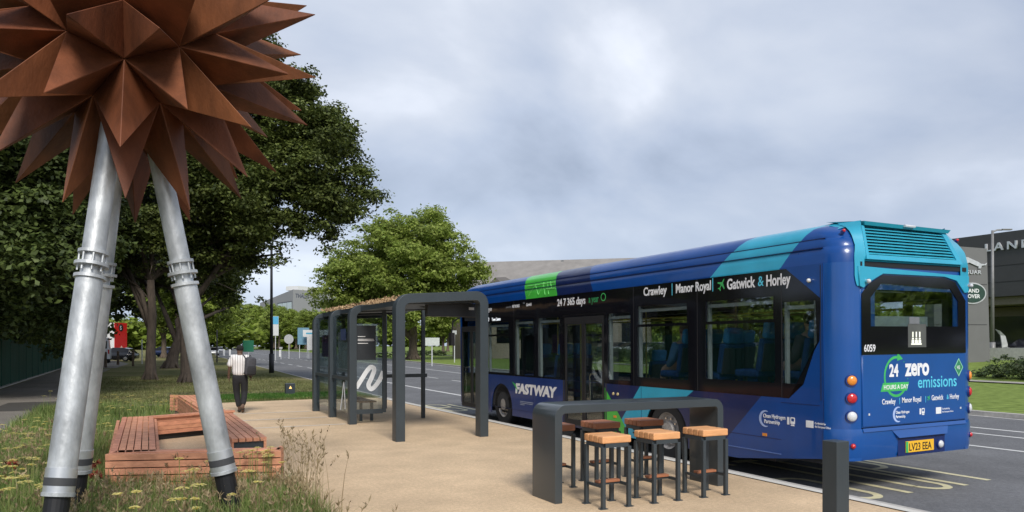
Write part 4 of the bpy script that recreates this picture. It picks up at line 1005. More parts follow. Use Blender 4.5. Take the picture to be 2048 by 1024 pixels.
    b = MB(); b.box(-.0115, -.010, .46, .58, .81, .90); B(b, 'funding_flag', T); text('Co-funded by', .04, side_fr(.44, .862, -.010), T, t, xs=.75); text('the European Union', .04, side_fr(.44, .82, -.010), T, t, xs=.75)
    # rear
    text('6059', .125, rear_fr(.33, 1.785, -.020), T, t, 'fleet_number', bold=.01, xs=.85)
    text('zero', .31, rear_fr(1.115, 1.47, -.017), T, t, bold=.036, xs=.82)
    text('emissions', .225, rear_fr(1.35, 1.30, -.017), M_TXTC, t, bold=.008, xs=.93)
    text('24', .215, rear_fr(.80, 1.465, -.0185), T, t, bold=.034, xs=.80)
    b = MB(); c0 = (.935, 1.46)
    def ringarc(a0, a1, r0, r1, n=26):
        rows = []
        for k in range(n+1):
            a = math.radians(a0+(a1-a0)*k/n); rows.append([(c0[0]+r0*math.cos(a), -.0165, c0[1]+1.12*r0*math.sin(a)), (c0[0]+r1*math.cos(a), -.0165, c0[1]+1.12*r1*math.sin(a))])
        b.loft(rows, cap=False, closed=False)
    ringarc(85, 330, .205, .235)
    b.poly([(c0[0]+.02, -.0165, c0[1]+.31), (c0[0]+.02, -.0165, c0[1]+.20), (c0[0]+.13, -.0165, c0[1]+.225)])
    for k in range(7):
        a = math.radians(62-k*14); x = c0[0]+.225*math.cos(a); zz = c0[1]+.25*math.sin(a); b.box(x-.006, x+.006, -.0172, -.016, zz-.006, zz+.006)
    B(b, 'circular_arrow', M_TXTG)
    b = MB(); b.prism([(.635, -.0182, 1.275), (1.14, -.0182, 1.275), (1.18, -.0182, 1.385), (.68, -.0182, 1.385)], (0, .0015, 0)); B(b, 'green_ribbon', M_TXTG)
    text('HOURS A DAY', .078, rear_fr(.69, 1.302, -.0195), T, t, bold=.012, xs=.92)
    dm = [(2.205, 1.43), (2.295, 1.55), (2.205, 1.67), (2.115, 1.55)]
    panel('diamond_badge', [(a, c) for a, c in dm], [], .0015, rear_fr(0, 0, -.0165), mat('badge_green', srgb(50, 130, 90), .5), t); 
    panel('diamond_outline', [(2.205, 1.425), (2.30, 1.55), (2.205, 1.675), (2.11, 1.55)], [[(2.205, 1.445), (2.285, 1.55), (2.205, 1.655), (2.125, 1.55)]], .0015, rear_fr(0, 0, -.0185), mat('badge_pale_green', srgb(140, 205, 170), .5), t)
    text('H2', .07, rear_fr(2.165, 1.525, -.0185), T, t, xs=.8)
    z = 1.125
    text('Crawley', .095, rear_fr(.66, z-.01, -.017), T, t, bold=.011, xs=.80); text('|', .09, rear_fr(.985, z, -.017), M_TXTC, t)
    text('Manor Royal', .095, rear_fr(1.04, z-.003, -.017), T, t, bold=.011, xs=.78); text('|', .09, rear_fr(1.50, z, -.017), M_TXTC, t)
    plane_icon(rear_fr(1.575, z+.038, -.017), .042, M_TXTG)
    text('Gatwick', .095, rear_fr(1.63, z+.003, -.017), T, t, bold=.011, xs=.76); text('&', .09, rear_fr(1.945, z+.005, -.017), M_TXTC, t, xs=.8); text('Horley', .095, rear_fr(2.01, z+.005, -.017), T, t, bold=.011, xs=.74)
    crescent(rear_fr(.965, .975, -.017), .10); text('Clean Hydrogen', .05, rear_fr(.92, .985, -.017), T, t, bold=.014, xs=.8); text('Partnership', .05, rear_fr(.92, .93, -.017), T, t, bold=.014, xs=.8)
    busicon(rear_fr(1.46, .98, -.017), .085)
    b = MB(); b.box(1.72, 1.83, -.0185, -.017, .945, 1.03); B(b, 'funding_flag', T); text('Co-funded by', .032, rear_fr(1.85, .995, -.017), T, t, xs=.9); text('the European Union', .032, rear_fr(1.85, .955, -.017), T, t, xs=.9)
    # the near side suspension kneels
    t.rotation_euler = (0, math.radians(-.5), 0)
    t.location = R + Vector((0, 0, .0))
    return t
M_NAVYS = mat('joint_navy', srgb(12, 28, 80), .5)
bus_o = bus()

# ------------------------------------------------------------------ trees and plants
RG = np.random.default_rng(11)
def leaves(blobs, n, size, rng, shell=.62, clump=.45, per=14, flat=.5, sub=16):
    """leaf quads gathered in clumps through the blobs (centre, radius triples); returns verts, quads"""
    vol = np.array([r[0]*r[1]*r[2] for _, r in blobs])**.66; vol /= vol.sum()
    nc = max(1, n//per)
    C0 = np.array([tuple(c) for c, _ in blobs], float); R0 = np.array([tuple(r) for _, r in blobs], float)
    # boughs: each blob is broken into smaller lumps around its surface
    nsub = sub*len(blobs); bi = rng.choice(len(blobs), nsub, p=vol)
    dd = rng.normal(size=(nsub, 3)); dd /= np.linalg.norm(dd, axis=1)[:, None]
    SC_ = C0[bi]+dd*R0[bi]*(shell+(1.06-shell)*rng.random((nsub, 1))**.7); SR_ = R0[bi]*rng.uniform(.13, .40, (nsub, 1)); SR_[:, 2] *= .62
    idx = rng.choice(nsub, nc, p=(SR_[:, 0]**2)/np.sum(SR_[:, 0]**2))
    d = rng.normal(size=(nc, 3)); d[:, 2] += .35; d /= np.linalg.norm(d, axis=1)[:, None]
    cc = SC_[idx]+d*SR_[idx]*(.55+.5*rng.random((nc, 1))**.5)
    p = np.repeat(cc, per, axis=0); N_ = len(p)
    off = rng.normal(size=(N_, 3))*clump*.55; off[:, 2] *= .5
    p = p+off
    nrm = rng.normal(size=(N_, 3)); nrm /= np.linalg.norm(nrm, axis=1)[:, None]; nrm[:, 2] += flat*2; nrm += np.repeat(d, per, axis=0)*.6; nrm /= np.linalg.norm(nrm, axis=1)[:, None]
    a = np.cross(nrm, rng.normal(size=(N_, 3))); a /= np.linalg.norm(a, axis=1)[:, None]; b = np.cross(nrm, a)
    s = (size*rng.uniform(.6, 1.25, N_))[:, None]
    fold = nrm*s*.22
    v = np.stack([p-a*s, p-b*s*.62-fold, p+a*s, p+b*s*.62-fold], 1).reshape(-1, 3)
    return v, np.arange(4*N_).reshape(N_, 4)
def trunkmesh(base, h, r, blobs, rng, nb=7, fork=.45, lean=(0, 0), reach=.8):
    b = MB(); base = Vector(base)
    top = base+Vector((lean[0], lean[1], h))
    pts = [base+Vector((0, 0, -.1)), base+Vector((0, 0, .15)), base+Vector((lean[0]*.2, lean[1]*.2, h*.3)), base+Vector((lean[0]*.6+.08, lean[1]*.6, h*.65)), top]
    b.tube(pts, [r*1.6, r*1.15, r*.92, r*.82, r*.7], 12)
    for k in range(6):      # root flare
        a = 2*PI*k/6+rng.random(); b.tube([base+Vector((math.cos(a)*r*1.75, math.sin(a)*r*1.75, -.05)), base+Vector((math.cos(a)*r*.7, math.sin(a)*r*.7, .5))], [r*.25, r*.35], 6, False)
    order = list(rng.permutation(len(blobs)))[:nb]
    for i in order:
        c, rr = blobs[i]; c = Vector(c)
        s = top if rng.random() < .6 else base+(top-base)*(fork+.45*rng.random())
        e_ = s+(c-s)*reach; m1 = s+(e_-s)*.35+Vector((rng.normal()*.3, rng.normal()*.3, .5)); m2 = s+(e_-s)*.7+Vector((rng.normal()*.4, rng.normal()*.4, .4))
        b.tube([s, m1, m2, e_], [r*.55, r*.42, r*.26, r*.08], 8)
        for q in range(3):
            f = m1+(e_-m1)*rng.random(); g = f+Vector((rng.normal(), rng.normal(), rng.normal()*.6+.4))*max(rr)*.45
            b.tube([f, (f+g)/2+Vector((0, 0, .25)), g], [r*.18, r*.12, r*.03], 6)
    return b
def tree(name, base, blobs, n, size, lm, label, cat='tree', group=None, h=3.0, r=.25, bm=None, seed=1, clump=.45, per=14, nb=7, lean=(0, 0), shell=.62, flat=.5, reach=.8, sub=20):
    rng = np.random.default_rng(seed)
    t = thing(name, base, label, cat, group)
    trunkmesh(base, h, r, blobs, rng, nb, lean=lean, reach=reach).build('trunk', bm or M_BARK, t, smooth=True)
    v, f = leaves(blobs, n, size, rng, shell, clump, per, flat, sub)
    me = meshdata('crown', v, f, lm); link('crown', me, [], t)
    return t
L_DARK = leafmat('maple_leaf', (.035, .055, .010), (.15, .18, .045), .25, .35)
L_WOOD = leafmat('woodland_leaf', (.022, .036, .008), (.085, .115, .028), .15, .4)
L_MID = leafmat('lime_leaf', (.19, .27, .045), (.35, .41, .10), .45, .25)
L_OLIVE = leafmat('roadside_leaf', (.17, .24, .03), (.31, .38, .075), .42, .3)
L_SHRUB = leafmat('shrub_leaf', (.05, .085, .03), (.11, .14, .055), .2, .35)
def WB_(lst, k=1.0):
    return [(tuple(W(px, py, d)), (rr*k, rr*k*1.05, rr*k*(q[0] if q else .85))) for px, py, d, rr, *q in lst]
# big maple whose crown hangs behind the sculpture
big = WB_([(585, 215, 35, 2.4), (520, 170, 36, 2.6), (450, 230, 35, 3.0), (640, 280, 35, 2.4), (590, 330, 34, 3.2), (660, 400, 34.5, 2.3, .8), (700, 400, 35, 1.7, .8), (715, 425, 34, 1.35, .8), (540, 420, 34, 3.0, .7),
           (640, 465, 34, 1.8, .55), (470, 350, 34, 3.4), (380, 300, 35, 3.4), (400, 430, 34, 3.0, .7), (480, 490, 35, 2.2, .6), (690, 465, 35, 1.0, .7), (440, 120, 36, 2.8), (610, 250, 38, 2.6), (350, 190, 36, 3.4), (540, 505, 33.5, 1.0, .7), (420, 520, 35.5, 2.0, .6), (650, 330, 36, 2.0)], .80)
tree('maple_tree', (2.2, 38.0, 0), big, 210000, .092, L_DARK, 'largest dark green maple on the verge, its crown hanging behind the rusty star', 'tree', 'avenue trees on the verge', h=5.5, r=.27, seed=3, clump=.40, per=18, nb=14, reach=.62, lean=(-.4, .3), shell=.4, sub=22)
sec = WB_([(300, 380, 39, 3.4), (200, 330, 39, 3.6), (240, 470, 38, 2.6, .7), (330, 500, 39, 2.4, .6), (180, 450, 39, 3.0), (390, 560, 41, 1.6, .5), (130, 380, 40, 3.4), (450, 555, 42, 1.6, .6), (100, 250, 40, 3.6), (270, 560, 40, 1.4, .6)])
tree('maple_tree', (0.7, 41.6, 0), sec, 90000, .11, L_DARK, 'dark maple with a straight trunk seen between the galvanised poles', 'tree', 'avenue trees on the verge', h=5.0, r=.24, seed=4, clump=.45, per=16, nb=10, shell=.5)
thr = WB_([(340, 470, 60, 4.6), (280, 520, 60, 4.0, .7), (400, 520, 61, 4.0, .7), (450, 560, 62, 3.0, .7), (330, 560, 58, 3.0, .6), (430, 470, 60, 4.0), (480, 600, 64, 1.8, .7), (370, 600, 60, 1.8, .5)])
T3 = tree('maple_tree', (2.4, 62.0, 0), thr, 46000, .17, L_DARK, 'dark maple with a leaning forked trunk, third along the verge', 'tree', 'avenue trees on the verge', h=3.6, r=.42, seed=5, per=14, nb=10, lean=(1.0, 0), shell=.5)
# woodland behind the green fence
wood = [((-8.0, 25.0), [(40, 330, 24, 3.2), (-60, 420, 23, 3.4), (10, 200, 25, 4.0), (100, 400, 27, 2.6), (60, 500, 27, 2.4, .8), (-80, 560, 25, 3.2)], 60000, .11, 'nearest woodland tree behind the green fence, leaves lit at the left edge'),
        ((-8.5, 36.0), [(60, 480, 34, 3.6), (130, 430, 36, 3.6), (20, 590, 33, 3.6), (120, 560, 37, 3.0), (60, 640, 34, 2.2), (0, 400, 34, 4.2)], 50000, .14, 'dark woodland tree behind the green fence, second from the left edge'),
        ((-9.5, 48.0), [(120, 500, 47, 4.6), (60, 560, 46, 5.0), (170, 440, 48, 4.6), (20, 640, 44, 3.2), (110, 640, 47, 2.2), (150, 400, 50, 5)], 40000, .17, 'tall dark tree behind the far part of the green fence'),
        ((-9.0, 64.0), [(150, 560, 62, 5.0), (200, 520, 64, 5.4), (90, 600, 62, 4.6), (210, 440, 64, 6), (120, 650, 60, 2.6)], 34000, .2, 'dark tree at the far end of the green fence')]
for i, (bp, bl, n, sz, lb) in enumerate(wood):
    tree('woodland_tree', (*bp, 0), WB_(bl), n, sz, L_WOOD, lb, 'tree', 'dark trees behind the green fence', h=4.5, r=.3, seed=20+i, nb=6, shell=.35)
v, f = leaves([((-7.5-1.2*(k % 2), 20+3.0*k, 1.2+.6*(k % 3)), (1.6, 2.2, 1.9)) for k in range(17)], 36000, .10, RG, .3, .5, 12)
tag(link('undergrowth', meshdata('undergrowth', v, f, L_WOOD), []), 'dark undergrowth filling the ground behind the green fence', 'undergrowth', kind='stuff')
# generic avenue tree and its copies
def generic(base, h, rad, n, size, lm, label, group, seed, bm=None, r=.3, low=.32):
    rng = np.random.default_rng(seed); bl = []
    for k in range(12):
        a = rng.random()*2*PI; q = rad*.62*rng.random()**.5; z = h*(low+.12+(.86-low-.12)*rng.random()); q *= 1.15-.55*abs(z/h-.55)
        s = rad*(.36+.16*rng.random()); bl.append(((base[0]+q*math.cos(a), base[1]+q*math.sin(a), base[2]+z), (s, s, s*.85)))
    bl.append(((base[0], base[1], base[2]+h*.62), (rad*.7, rad*.7, h*.26))); bl.append(((base[0], base[1], base[2]+h*.84), (rad*.4, rad*.4, h*.14)))
    return tree('broadleaf_tree', base, bl, n, size, lm, label, 'tree', group, h=h*.36, r=r, seed=seed, bm=bm, clump=rad*.09, per=12, nb=8, shell=.45, sub=22)
def put(src, x, y, z, s, rz, label, group):
    c = copy_tree(src); c.location = (x, y, z); c.rotation_euler = (0, 0, rz); c.scale = (s, s, s*(.95+.1*((x*7+y) % 1))); c['label'] = label; c['group'] = group; return c
GA = 'trees lining the road in the distance'
ga = generic((5.2, 86, 0), 11, 4.6, 26000, .20, L_OLIVE, 'mid green verge tree beyond the forked maple', GA, 31, M_BARKP)
gb = generic((43, 150, .6), 12, 5.2, 26000, .22, L_MID, 'light green tree standing across the road beside the far signs', GA, 32, M_BARKP)
for i, (x, y, s) in enumerate([(7.5, 104, 1.0), (9.8, 124, .95), (11.5, 146, 1.1), (13.5, 172, 1.25), (14, 205, 1.4), (19, 245, 1.7), (3.5, 112, 1.1), (-6, 100, 1.0)]):
    put(ga if i % 2 else gb, x, y, 0, s, i*1.3, '%s distant tree beyond the forked maple on the near verge' % (('nearest', 'second', 'third', 'fourth', 'fifth', 'farthest', 'leftward offset', 'leftmost')[i]), GA)
for i, (x, y, s) in enumerate([(51, 415, 2.1), (48, 362, 1.8), (47, 322, 1.55), (46.5, 280, 1.3), (46, 245, 1.15), (45, 215, 1.0), (52, 130, .8), (44, 112, .75), (57, 118, .9), (46, 185, 1.2), (48, 300, 1.4), (47, 262, 1.2), (46, 230, 1.05), (47, 198, .95)]):
    put(gb if i % 2 else ga, x, y, .6, s, i*2.1, 'light green %s behind the far road signs' % (('farthest and tallest tree', 'second farthest tree', 'third farthest tree', 'fifth farthest tree', 'seventh farthest tree', 'ninth farthest tree', 'small tree nearest the large lime tree, left side', 'smallest tree beside the large lime tree', 'small tree right of the lime tree trunk', 'eleventh farthest tree', 'fourth farthest tree', 'sixth farthest tree', 'eighth farthest tree', 'tenth farthest tree')[i]), GA)
# the large round tree behind the shelter
mid = WB_([(835, 470, 90, 4.6), (760, 500, 90, 4.4), (700, 560, 90, 3.4), (880, 480, 90, 3.8), (900, 540, 90, 4.6), (950, 580, 90, 2.6), (820, 560, 88, 5.6), (740, 590, 89, 4.4), (690, 610, 90, 2.2), (880, 600, 88, 4.2), (790, 450, 91, 3.0), (865, 450, 91, 2.4, .8), (760, 465, 91, 1.6), (960, 610, 89, 2.0), (740, 460, 91, 1.2), (675, 575, 91, 1.4), (820, 620, 87, 4.0, .5)], .88)
tree('lime_tree', (29.9, 86.0, .1), mid+WB_([(690, 560, 88, 3.0), (660, 590, 90, 2.2), (720, 520, 90, 3.2), (930, 560, 88, 3.0), (800, 520, 86, 4.2)]), 110000, .19, L_MID, 'large light green round tree across the road, rising above the shelter roof', 'tree', h=4.5, r=.55, bm=M_BARKP, seed=8, clump=.6, per=14, nb=12, shell=.35, sub=26)
GB = 'trees behind the car park'
for i, (x, y, s) in enumerate([(48, 98, .75), (58, 92, .7), (66, 84, .8), (72, 72, .75), (80, 66, .8), (50, 78, .55), (61, 66, .55), (70, 56, .6), (40, 74, .45), (86, 50, .8)]):
    put(ga if i % 3 else gb, x, y, .7, s, i*1.7, '%s green tree behind the parked cars, counting from the shelter towards the showroom' % ('first second third fourth fifth sixth seventh eighth ninth tenth'.split()[i]), GB)
# shrubs beyond the far grass
GS = 'shrubs along the far footpath'
def shrub(x, y, r, h, n, label, seed):
    rng = np.random.default_rng(seed); z = terr(x, y)
    bl = [((x+rng.normal()*r*.45, y+rng.normal()*r*.6, z+h*(.35+.3*rng.random())), (r*.6, r*.6, h*.42)) for _ in range(7)]
    v, f = leaves(bl, n, .055+.01*h, rng, .4, r*.10, 12); t = thing('shrub', (x, y, z), label, 'shrub', GS)
    link('foliage', meshdata('foliage', v, f, L_SHRUB), [], t)
    b = MB()
    for k in range(5): b.tube([(x, y, z-.05), (x+rng.normal()*r*.2, y+rng.normal()*r*.2, z+h*.3), (x+rng.normal()*r*.5, y+rng.normal()*r*.5, z+h*.7)], [.04, .03, .01], 5)
    b.build('stems', M_BARK, t); return t
sh = [(38.5, 20.5, 1.7, 1.2, 7000, 'grey-green shrub at the right edge in front of the car showroom'), (36.5, 17.5, 1.5, .9, 4500, 'lower shrub beside the grey-green one at the right edge')]
for i, (x, y, r, h, n, lb) in enumerate(sh): shrub(x, y, r, h, n, lb, 40+i)
s0 = shrub(38.5, 31.0, 1.9, 2.0, 6000, 'rounded shrub seen through the rear bus windows', 44)
for i, y in enumerate((35, 39, 44, 48.5, 54, 60, 66, 73)):
    put(s0, 38.3+(y-31)*.1+(i % 3)*.5, y, terr(40, y)*.9, .8+.25*((i*37) % 5)/4, i*1.9, '%s rounded shrub forward from the bus rear, seen through its windows' % ('second third fourth fifth sixth seventh eighth ninth'.split()[i]), GS)
v, f = leaves([((38.6+.15*math.sin(k*2.1), -2+k*1.0, .30), (.8, .8, .35)) for k in range(30)], 16000, .06, RG, .3, .12, 12)
tag(link('hedge', meshdata('hedge', v, f, L_SHRUB), []), 'low dark clipped hedge between the far footpath and the green mound by the showroom', 'hedge')
# low hedge under the sign board
v, f = leaves([((26+k*1.2, 103+k*.6, .45), (.9, .9, .45)) for k in range(16)], 9000, .09, RG, .4, .15, 12)
tag(link('hedge', meshdata('hedge', v, f, L_SHRUB), []), 'low clipped hedge in front of the white sign boards across the road', 'hedge')

# ------------------------------------------------------------------ meadow
def blades(n, xf, h0, h1, wd, rng, lean=.35, seg=2):
    x, y = xf(n); n = len(x); h = rng.uniform(h0, h1, n); a = rng.random(n)*2*PI; l = np.abs(rng.normal(size=n))*lean*h
    dxy = np.stack([np.cos(a), np.sin(a)], 1); wv = np.stack([-dxy[:, 1], dxy[:, 0]], 1)*(wd*rng.uniform(.5, 1.3, n)/2)[:, None]
    rows = []
    for k in range(seg+1):
        s = k/seg; c = np.stack([x, y], 1)+dxy*(l*s*s)[:, None]; z = h*s*(1-.15*s); ww = wv*(1-.85*s)
        rows += [np.column_stack([c-ww, z]), np.column_stack([c+ww, z])]
    v = np.stack(rows, 1).reshape(-1, 3); m_ = 2*(seg+1); base = np.arange(n)[:, None]*m_
    q = np.concatenate([base+np.array([2*k, 2*k+1, 2*k+3, 2*k+2]) for k in range(seg)], 1).reshape(-1, 4)
    return v, q
def clumped(x0, x1, y0, y1, rng, r=.13, nper=22):
    def f(n):
        k = n//nper; cx = rng.uniform(x0, x1, k); cy = rng.uniform(y0, y1, k)
        x = np.repeat(cx, nper)+rng.normal(size=k*nper)*r; y = np.repeat(cy, nper)+rng.normal(size=k*nper)*r
        # keep the benches and the paving clear
        ok = (x < 1.72) & (x > -2.25) & ~((x > -.36) & (y > 9.55+(.0 if True else 0)) & (y < 16.2) & (x > -.36-(y-15.4)*.0) & (y > 10.25-(x+.3)*.35)) & ~((x > .78) & (y > 15.5) & (y < 21.8))
        ok &= ~((x > -.5) & (y > 8.2) & (rng.random(len(x)) > .32))
        return x[ok], y[ok]
    return f
L_BLADE = leafmat('meadow_blade', (.085, .17, .03), (.27, .29, .10), .3, .3)
L_STRAW = leafmat('straw_blade', (.26, .19, .10), (.40, .32, .19), .25, .25)
rng = np.random.default_rng(2)
v, q = blades(90000, clumped(-2.2, 1.7, 5.2, 14, rng), .12, .36, .012, rng, .5)
v2, q2 = blades(26000, clumped(-2.2, 1.3, 13, 23, rng, .18), .12, .36, .018, rng, .5)
v3, q3 = blades(9000, clumped(-2.3, 1.75, 3.2, 5.4, rng), .15, .45, .011, rng, .5)
qq = np.concatenate([q, q2+len(v), q3+len(v)+len(v2)]); vv = np.concatenate([v, v2, v3])
tag(link('meadow_grass', meshdata('meadow_grass', vv, qq, L_BLADE), []), 'long rough green and straw meadow grass around the sculpture', 'grass', kind='stuff')
# dry seed stalks
def stalks(n, xf, h0, h1, rng):
    v, q = blades(n, xf, h0, h1, .010, rng, .28, 3); m_ = 8; tips = v.reshape(-1, m_, 3)[:, -2:].mean(1); mids = v.reshape(-1, m_, 3)[:, 4:6].mean(1)
    k = 12; t_ = rng.random((len(tips), k, 1)); P = mids[:, None]*(1-t_)*.6+tips[:, None]*(t_+.4*(1-t_)); P = P.reshape(-1, 3)
    a = rng.normal(size=P.shape)*.018; a[:, 2] = np.abs(a[:, 2])+.018; b = rng.normal(size=P.shape)*.004
    P2 = np.stack([P, P+a*.5+b, P+a*1.2, P+a*.5-b], 1).reshape(-1, 3)
    return np.concatenate([v, P2]), np.concatenate([q, np.arange(len(P2)).reshape(-1, 4)+len(v)])
v, q = stalks(900, clumped(-2.2, 1.72, 5, 16, rng, .12, 12), .25, .52, rng)
def edge(n): return 1.66+rng.normal(size=n)*.09, rng.uniform(7.2, 9.4, n)
v4, q4 = blades(16000, clumped(-2.2, 1.72, 5.2, 16, rng, .16), .08, .30, .013, rng, .9)
tag(link('dry_thatch', meshdata('dry_thatch', v4, q4, L_STRAW), []), 'tangled dry straw blades low in the meadow', 'grass', kind='stuff')
v2, q2 = stalks(55, edge, .6, 1.0, rng)
def nearst(n): return rng.uniform(-.6, 1.6, n), rng.uniform(7.2, 9.2, n)
v3, q3 = stalks(420, nearst, .22, .42, rng)
tag(link('dry_seed_grass', meshdata('dry_seed_grass', np.concatenate([v, v2, v3]), np.concatenate([q, q2+len(v), q3+len(v)+len(v2)]), L_STRAW), []), 'tall dry straw coloured seed heads standing out of the meadow', 'grass', kind='stuff')
def flowers():
    P = []
    pos = []
    for cx, cy, r_, k in ((-1.6, 9.6, .45, 34), (-1.2, 8.6, .35, 20), (-1.75, 7.9, .3, 18), (-1.15, 11.8, .5, 26), (-.3, 19.5, 1.3, 60), (1.2, 8.9, .25, 14), (1.35, 9.35, .2, 9), (.1, 7.0, .25, 12), (-1.5, 14, .8, 26), (.6, 7.7, .3, 4)):
        for _ in range(k): pos.append((cx+rng.normal()*r_, cy+rng.normal()*r_, rng.uniform(.36, .56)))
    V, Q, ST_ = [], [], []
    for x, y, z in pos:
        if x > 1.6 or x < -2.3 or (x > -.33 and 9.9 < y < 16.4): continue
        R_ = rng.uniform(.03, .075)
        n = 34; a = rng.random(n)*2*PI; r = R_*np.sqrt(rng.random(n)); c = np.stack([x+r*np.cos(a), y+r*np.sin(a), z-r*.25+rng.normal(size=n)*.003], 1); s = .013
        o = np.array([[-s, 0, 0], [0, -s, .002], [s, 0, .001], [0, s, .002]]); V.append((c[:, None]+o).reshape(-1, 3))
        ax = .003; ST_.append(np.array([[x-ax, y, 0], [x+ax, y, 0], [x+ax, y, z-.01], [x-ax, y, z-.01]]))
    V = np.concatenate(V); Q = np.arange(len(V)).reshape(-1, 4); ST_ = np.concatenate(ST_)
    tag(link('flower_stems', meshdata('flower_stems', ST_, np.arange(len(ST_)).reshape(-1, 4), L_BLADE), []), 'thin green stems under the yellow flower heads', 'stems', kind='stuff')
    tag(link('yarrow_flowers', meshdata('yarrow_flowers', V, Q, leafmat('yarrow_petal', srgb(220, 205, 98), srgb(236, 226, 158), .2, .1)), []), 'flat pale yellow yarrow flower heads scattered through the meadow', 'flowers', kind='stuff')
    V = []
    for cx, cy in ((-.42, 9.9), (-.45, 10.1), (-1.3, 10.4), (-1.9, 9.1)):
        for _ in range(5):
            x, y, z = cx+rng.normal()*.06, cy+rng.normal()*.06, rng.uniform(.2, .4); c = np.array([x, y, z])+rng.normal(size=(16, 3))*.016; s = .014
            o = rng.normal(size=(16, 4, 3))*s; V.append((c[:, None]+o).reshape(-1, 3))
    V = np.concatenate(V); tag(link('rusty_seed_heads', meshdata('rusty_seed_heads', V, np.arange(len(V)).reshape(-1, 4), leafmat('rusty_petal', srgb(120, 52, 36), srgb(160, 80, 60), .1, .1)), []), 'small rusty red flower heads beside the timber bench corner', 'flowers', kind='stuff')
flowers()
# short verge grass to break the lawn edge
def vg(n): return rng.uniform(-1.8, 7.2, n), 24.6+rng.random(n)**1.7*22
v, q = blades(42000, vg, .03, .10, .022, rng, .6, 1)
tag(link('verge_grass', meshdata('verge_grass', v, q, leafmat('verge_blade', (.11, .14, .04), (.24, .23, .10), .25, .3)), []), 'short mown grass blades on the verge behind the paving', 'grass', kind='stuff')
def vt(n): return rng.uniform(1.2, 7.15, n), rng.uniform(24.7, 27.4, n)
v, q = blades(30000, vt, .04, .12, .02, rng, .5, 1)
tag(link('turf_grass', meshdata('turf_grass', v, q, leafmat('turf_blade', (.04, .12, .012), (.09, .2, .03), .3, .2)), []), 'bright green new turf strip at the far edge of the paving', 'grass', kind='stuff')

# ------------------------------------------------------------------ fence and left hand yard
def green_fence():
    t = thing('green_fence', (-4.9, 40, 0), 'dark green solid panel fence along the left footpath under the trees', 'fence')
    m = mat('dark_green_sheet', (.014, .085, .055), .5, 0, .25, 2, stretch=(1, 1, .3))
    for k in range(19):
        y = 16+k*2.6
        b = MB(); b.box(-4.93, -4.90, y+.03, y+2.57, .06, 1.95)
        for j in range(8): b.box(-4.905, -4.88, y+.12+j*.31, y+.25+j*.31, .07, 1.94)
        b.build('fence_panel', m, t)
        b = MB(); b.box(-4.96, -4.86, y-.04, y+.035, 0, 2.02); b.build('post', m, t)
    b = MB(); b.box(-4.97, -4.80, 15.9, 65.5, 0, .055); b.build('edging', M_CONC, t)
green_fence()
def wpos(px, py, d): p = W(px, py, d); return p.x, p.y
def post(px, d, h, r, m, label, cat='post', name='wooden_post', group=None):
    x, y = wpos(px, 690, d); b = MB(); b.tube([(x, y, -.02), (x, y, h)], [r, r], 10); b.sphere((x, y, h), r*1.02, 8)
    return tag(b.build(name, m, None), label, cat, group)
M_TIMB = mat('weathered_timber', (.12, .085, .06), .9, 0, .3, 8)
GP = 'timber posts at the end of the footpath'
post(211, 58, 1.15, .10, M_TIMB, 'weathered timber post right of the galvanised poles, nearest of the three', group=GP)
post(236, 66, 1.15, .10, M_TIMB, 'weathered timber post beside the standing man in the distance', group=GP)
post(266, 62, 1.3, .09, M_TIMB, 'weathered timber post nearest the straight maple trunk', group=GP)
post(284, 70, 2.2, .05, M_WHITE, 'thin white marker post beside the straight maple trunk', name='marker_post')
def lorry():
    x, y = wpos(229, 690, 86); t = thing('box_lorry', (x, y, 0), 'red ended box lorry with white side parked beyond the footpath', 'lorry')
    A = TH-math.radians(56); ex = Vector((math.cos(-A), math.sin(-A), 0)); ex = Vector((math.cos(1.02), math.sin(1.02), 0)); ey = Vector((-ex.y, ex.x, 0))
    M = frame((x, y, 0), ex, ey)
    b = MB(); b.box(-.02, 2.35, .02, 7, .95, 4.3, M, .04); b.build('cargo_box', mat('lorry_white', (.7, .71, .72), .4), t)
    b = MB(); b.box(-.02, 2.35, -.05, .016, .95, 4.32, M, .02); e_ = b.build('red_end', mat('lorry_red', srgb(205, 25, 28), .4), t)
    c = M @ Vector((1.15, -.06, 3.75)); b = MB(); b.tube([c, c-ey*.012], .42, 24); b.build('round_badge', M_BLACK, e_)
    text('S', .62, frame(M @ Vector((.93, -.078, 3.53)), ex, (0, 0, 1)), M_TXT, e_, bold=.02)
    b = MB(); b.box(.1, 2.2, 0, 7, .6, .94, M); b.build('chassis', M_BLACK, t)
    for v_ in (1.2, 5.6):
        for u_ in (.15, 2.0): b = MB(); c = M @ Vector((u_, v_, .48)); b.tube([c-ex*.14, c+ex*.14], .48, 20); b.build('wheel', M_TYRE, t)
lorry()
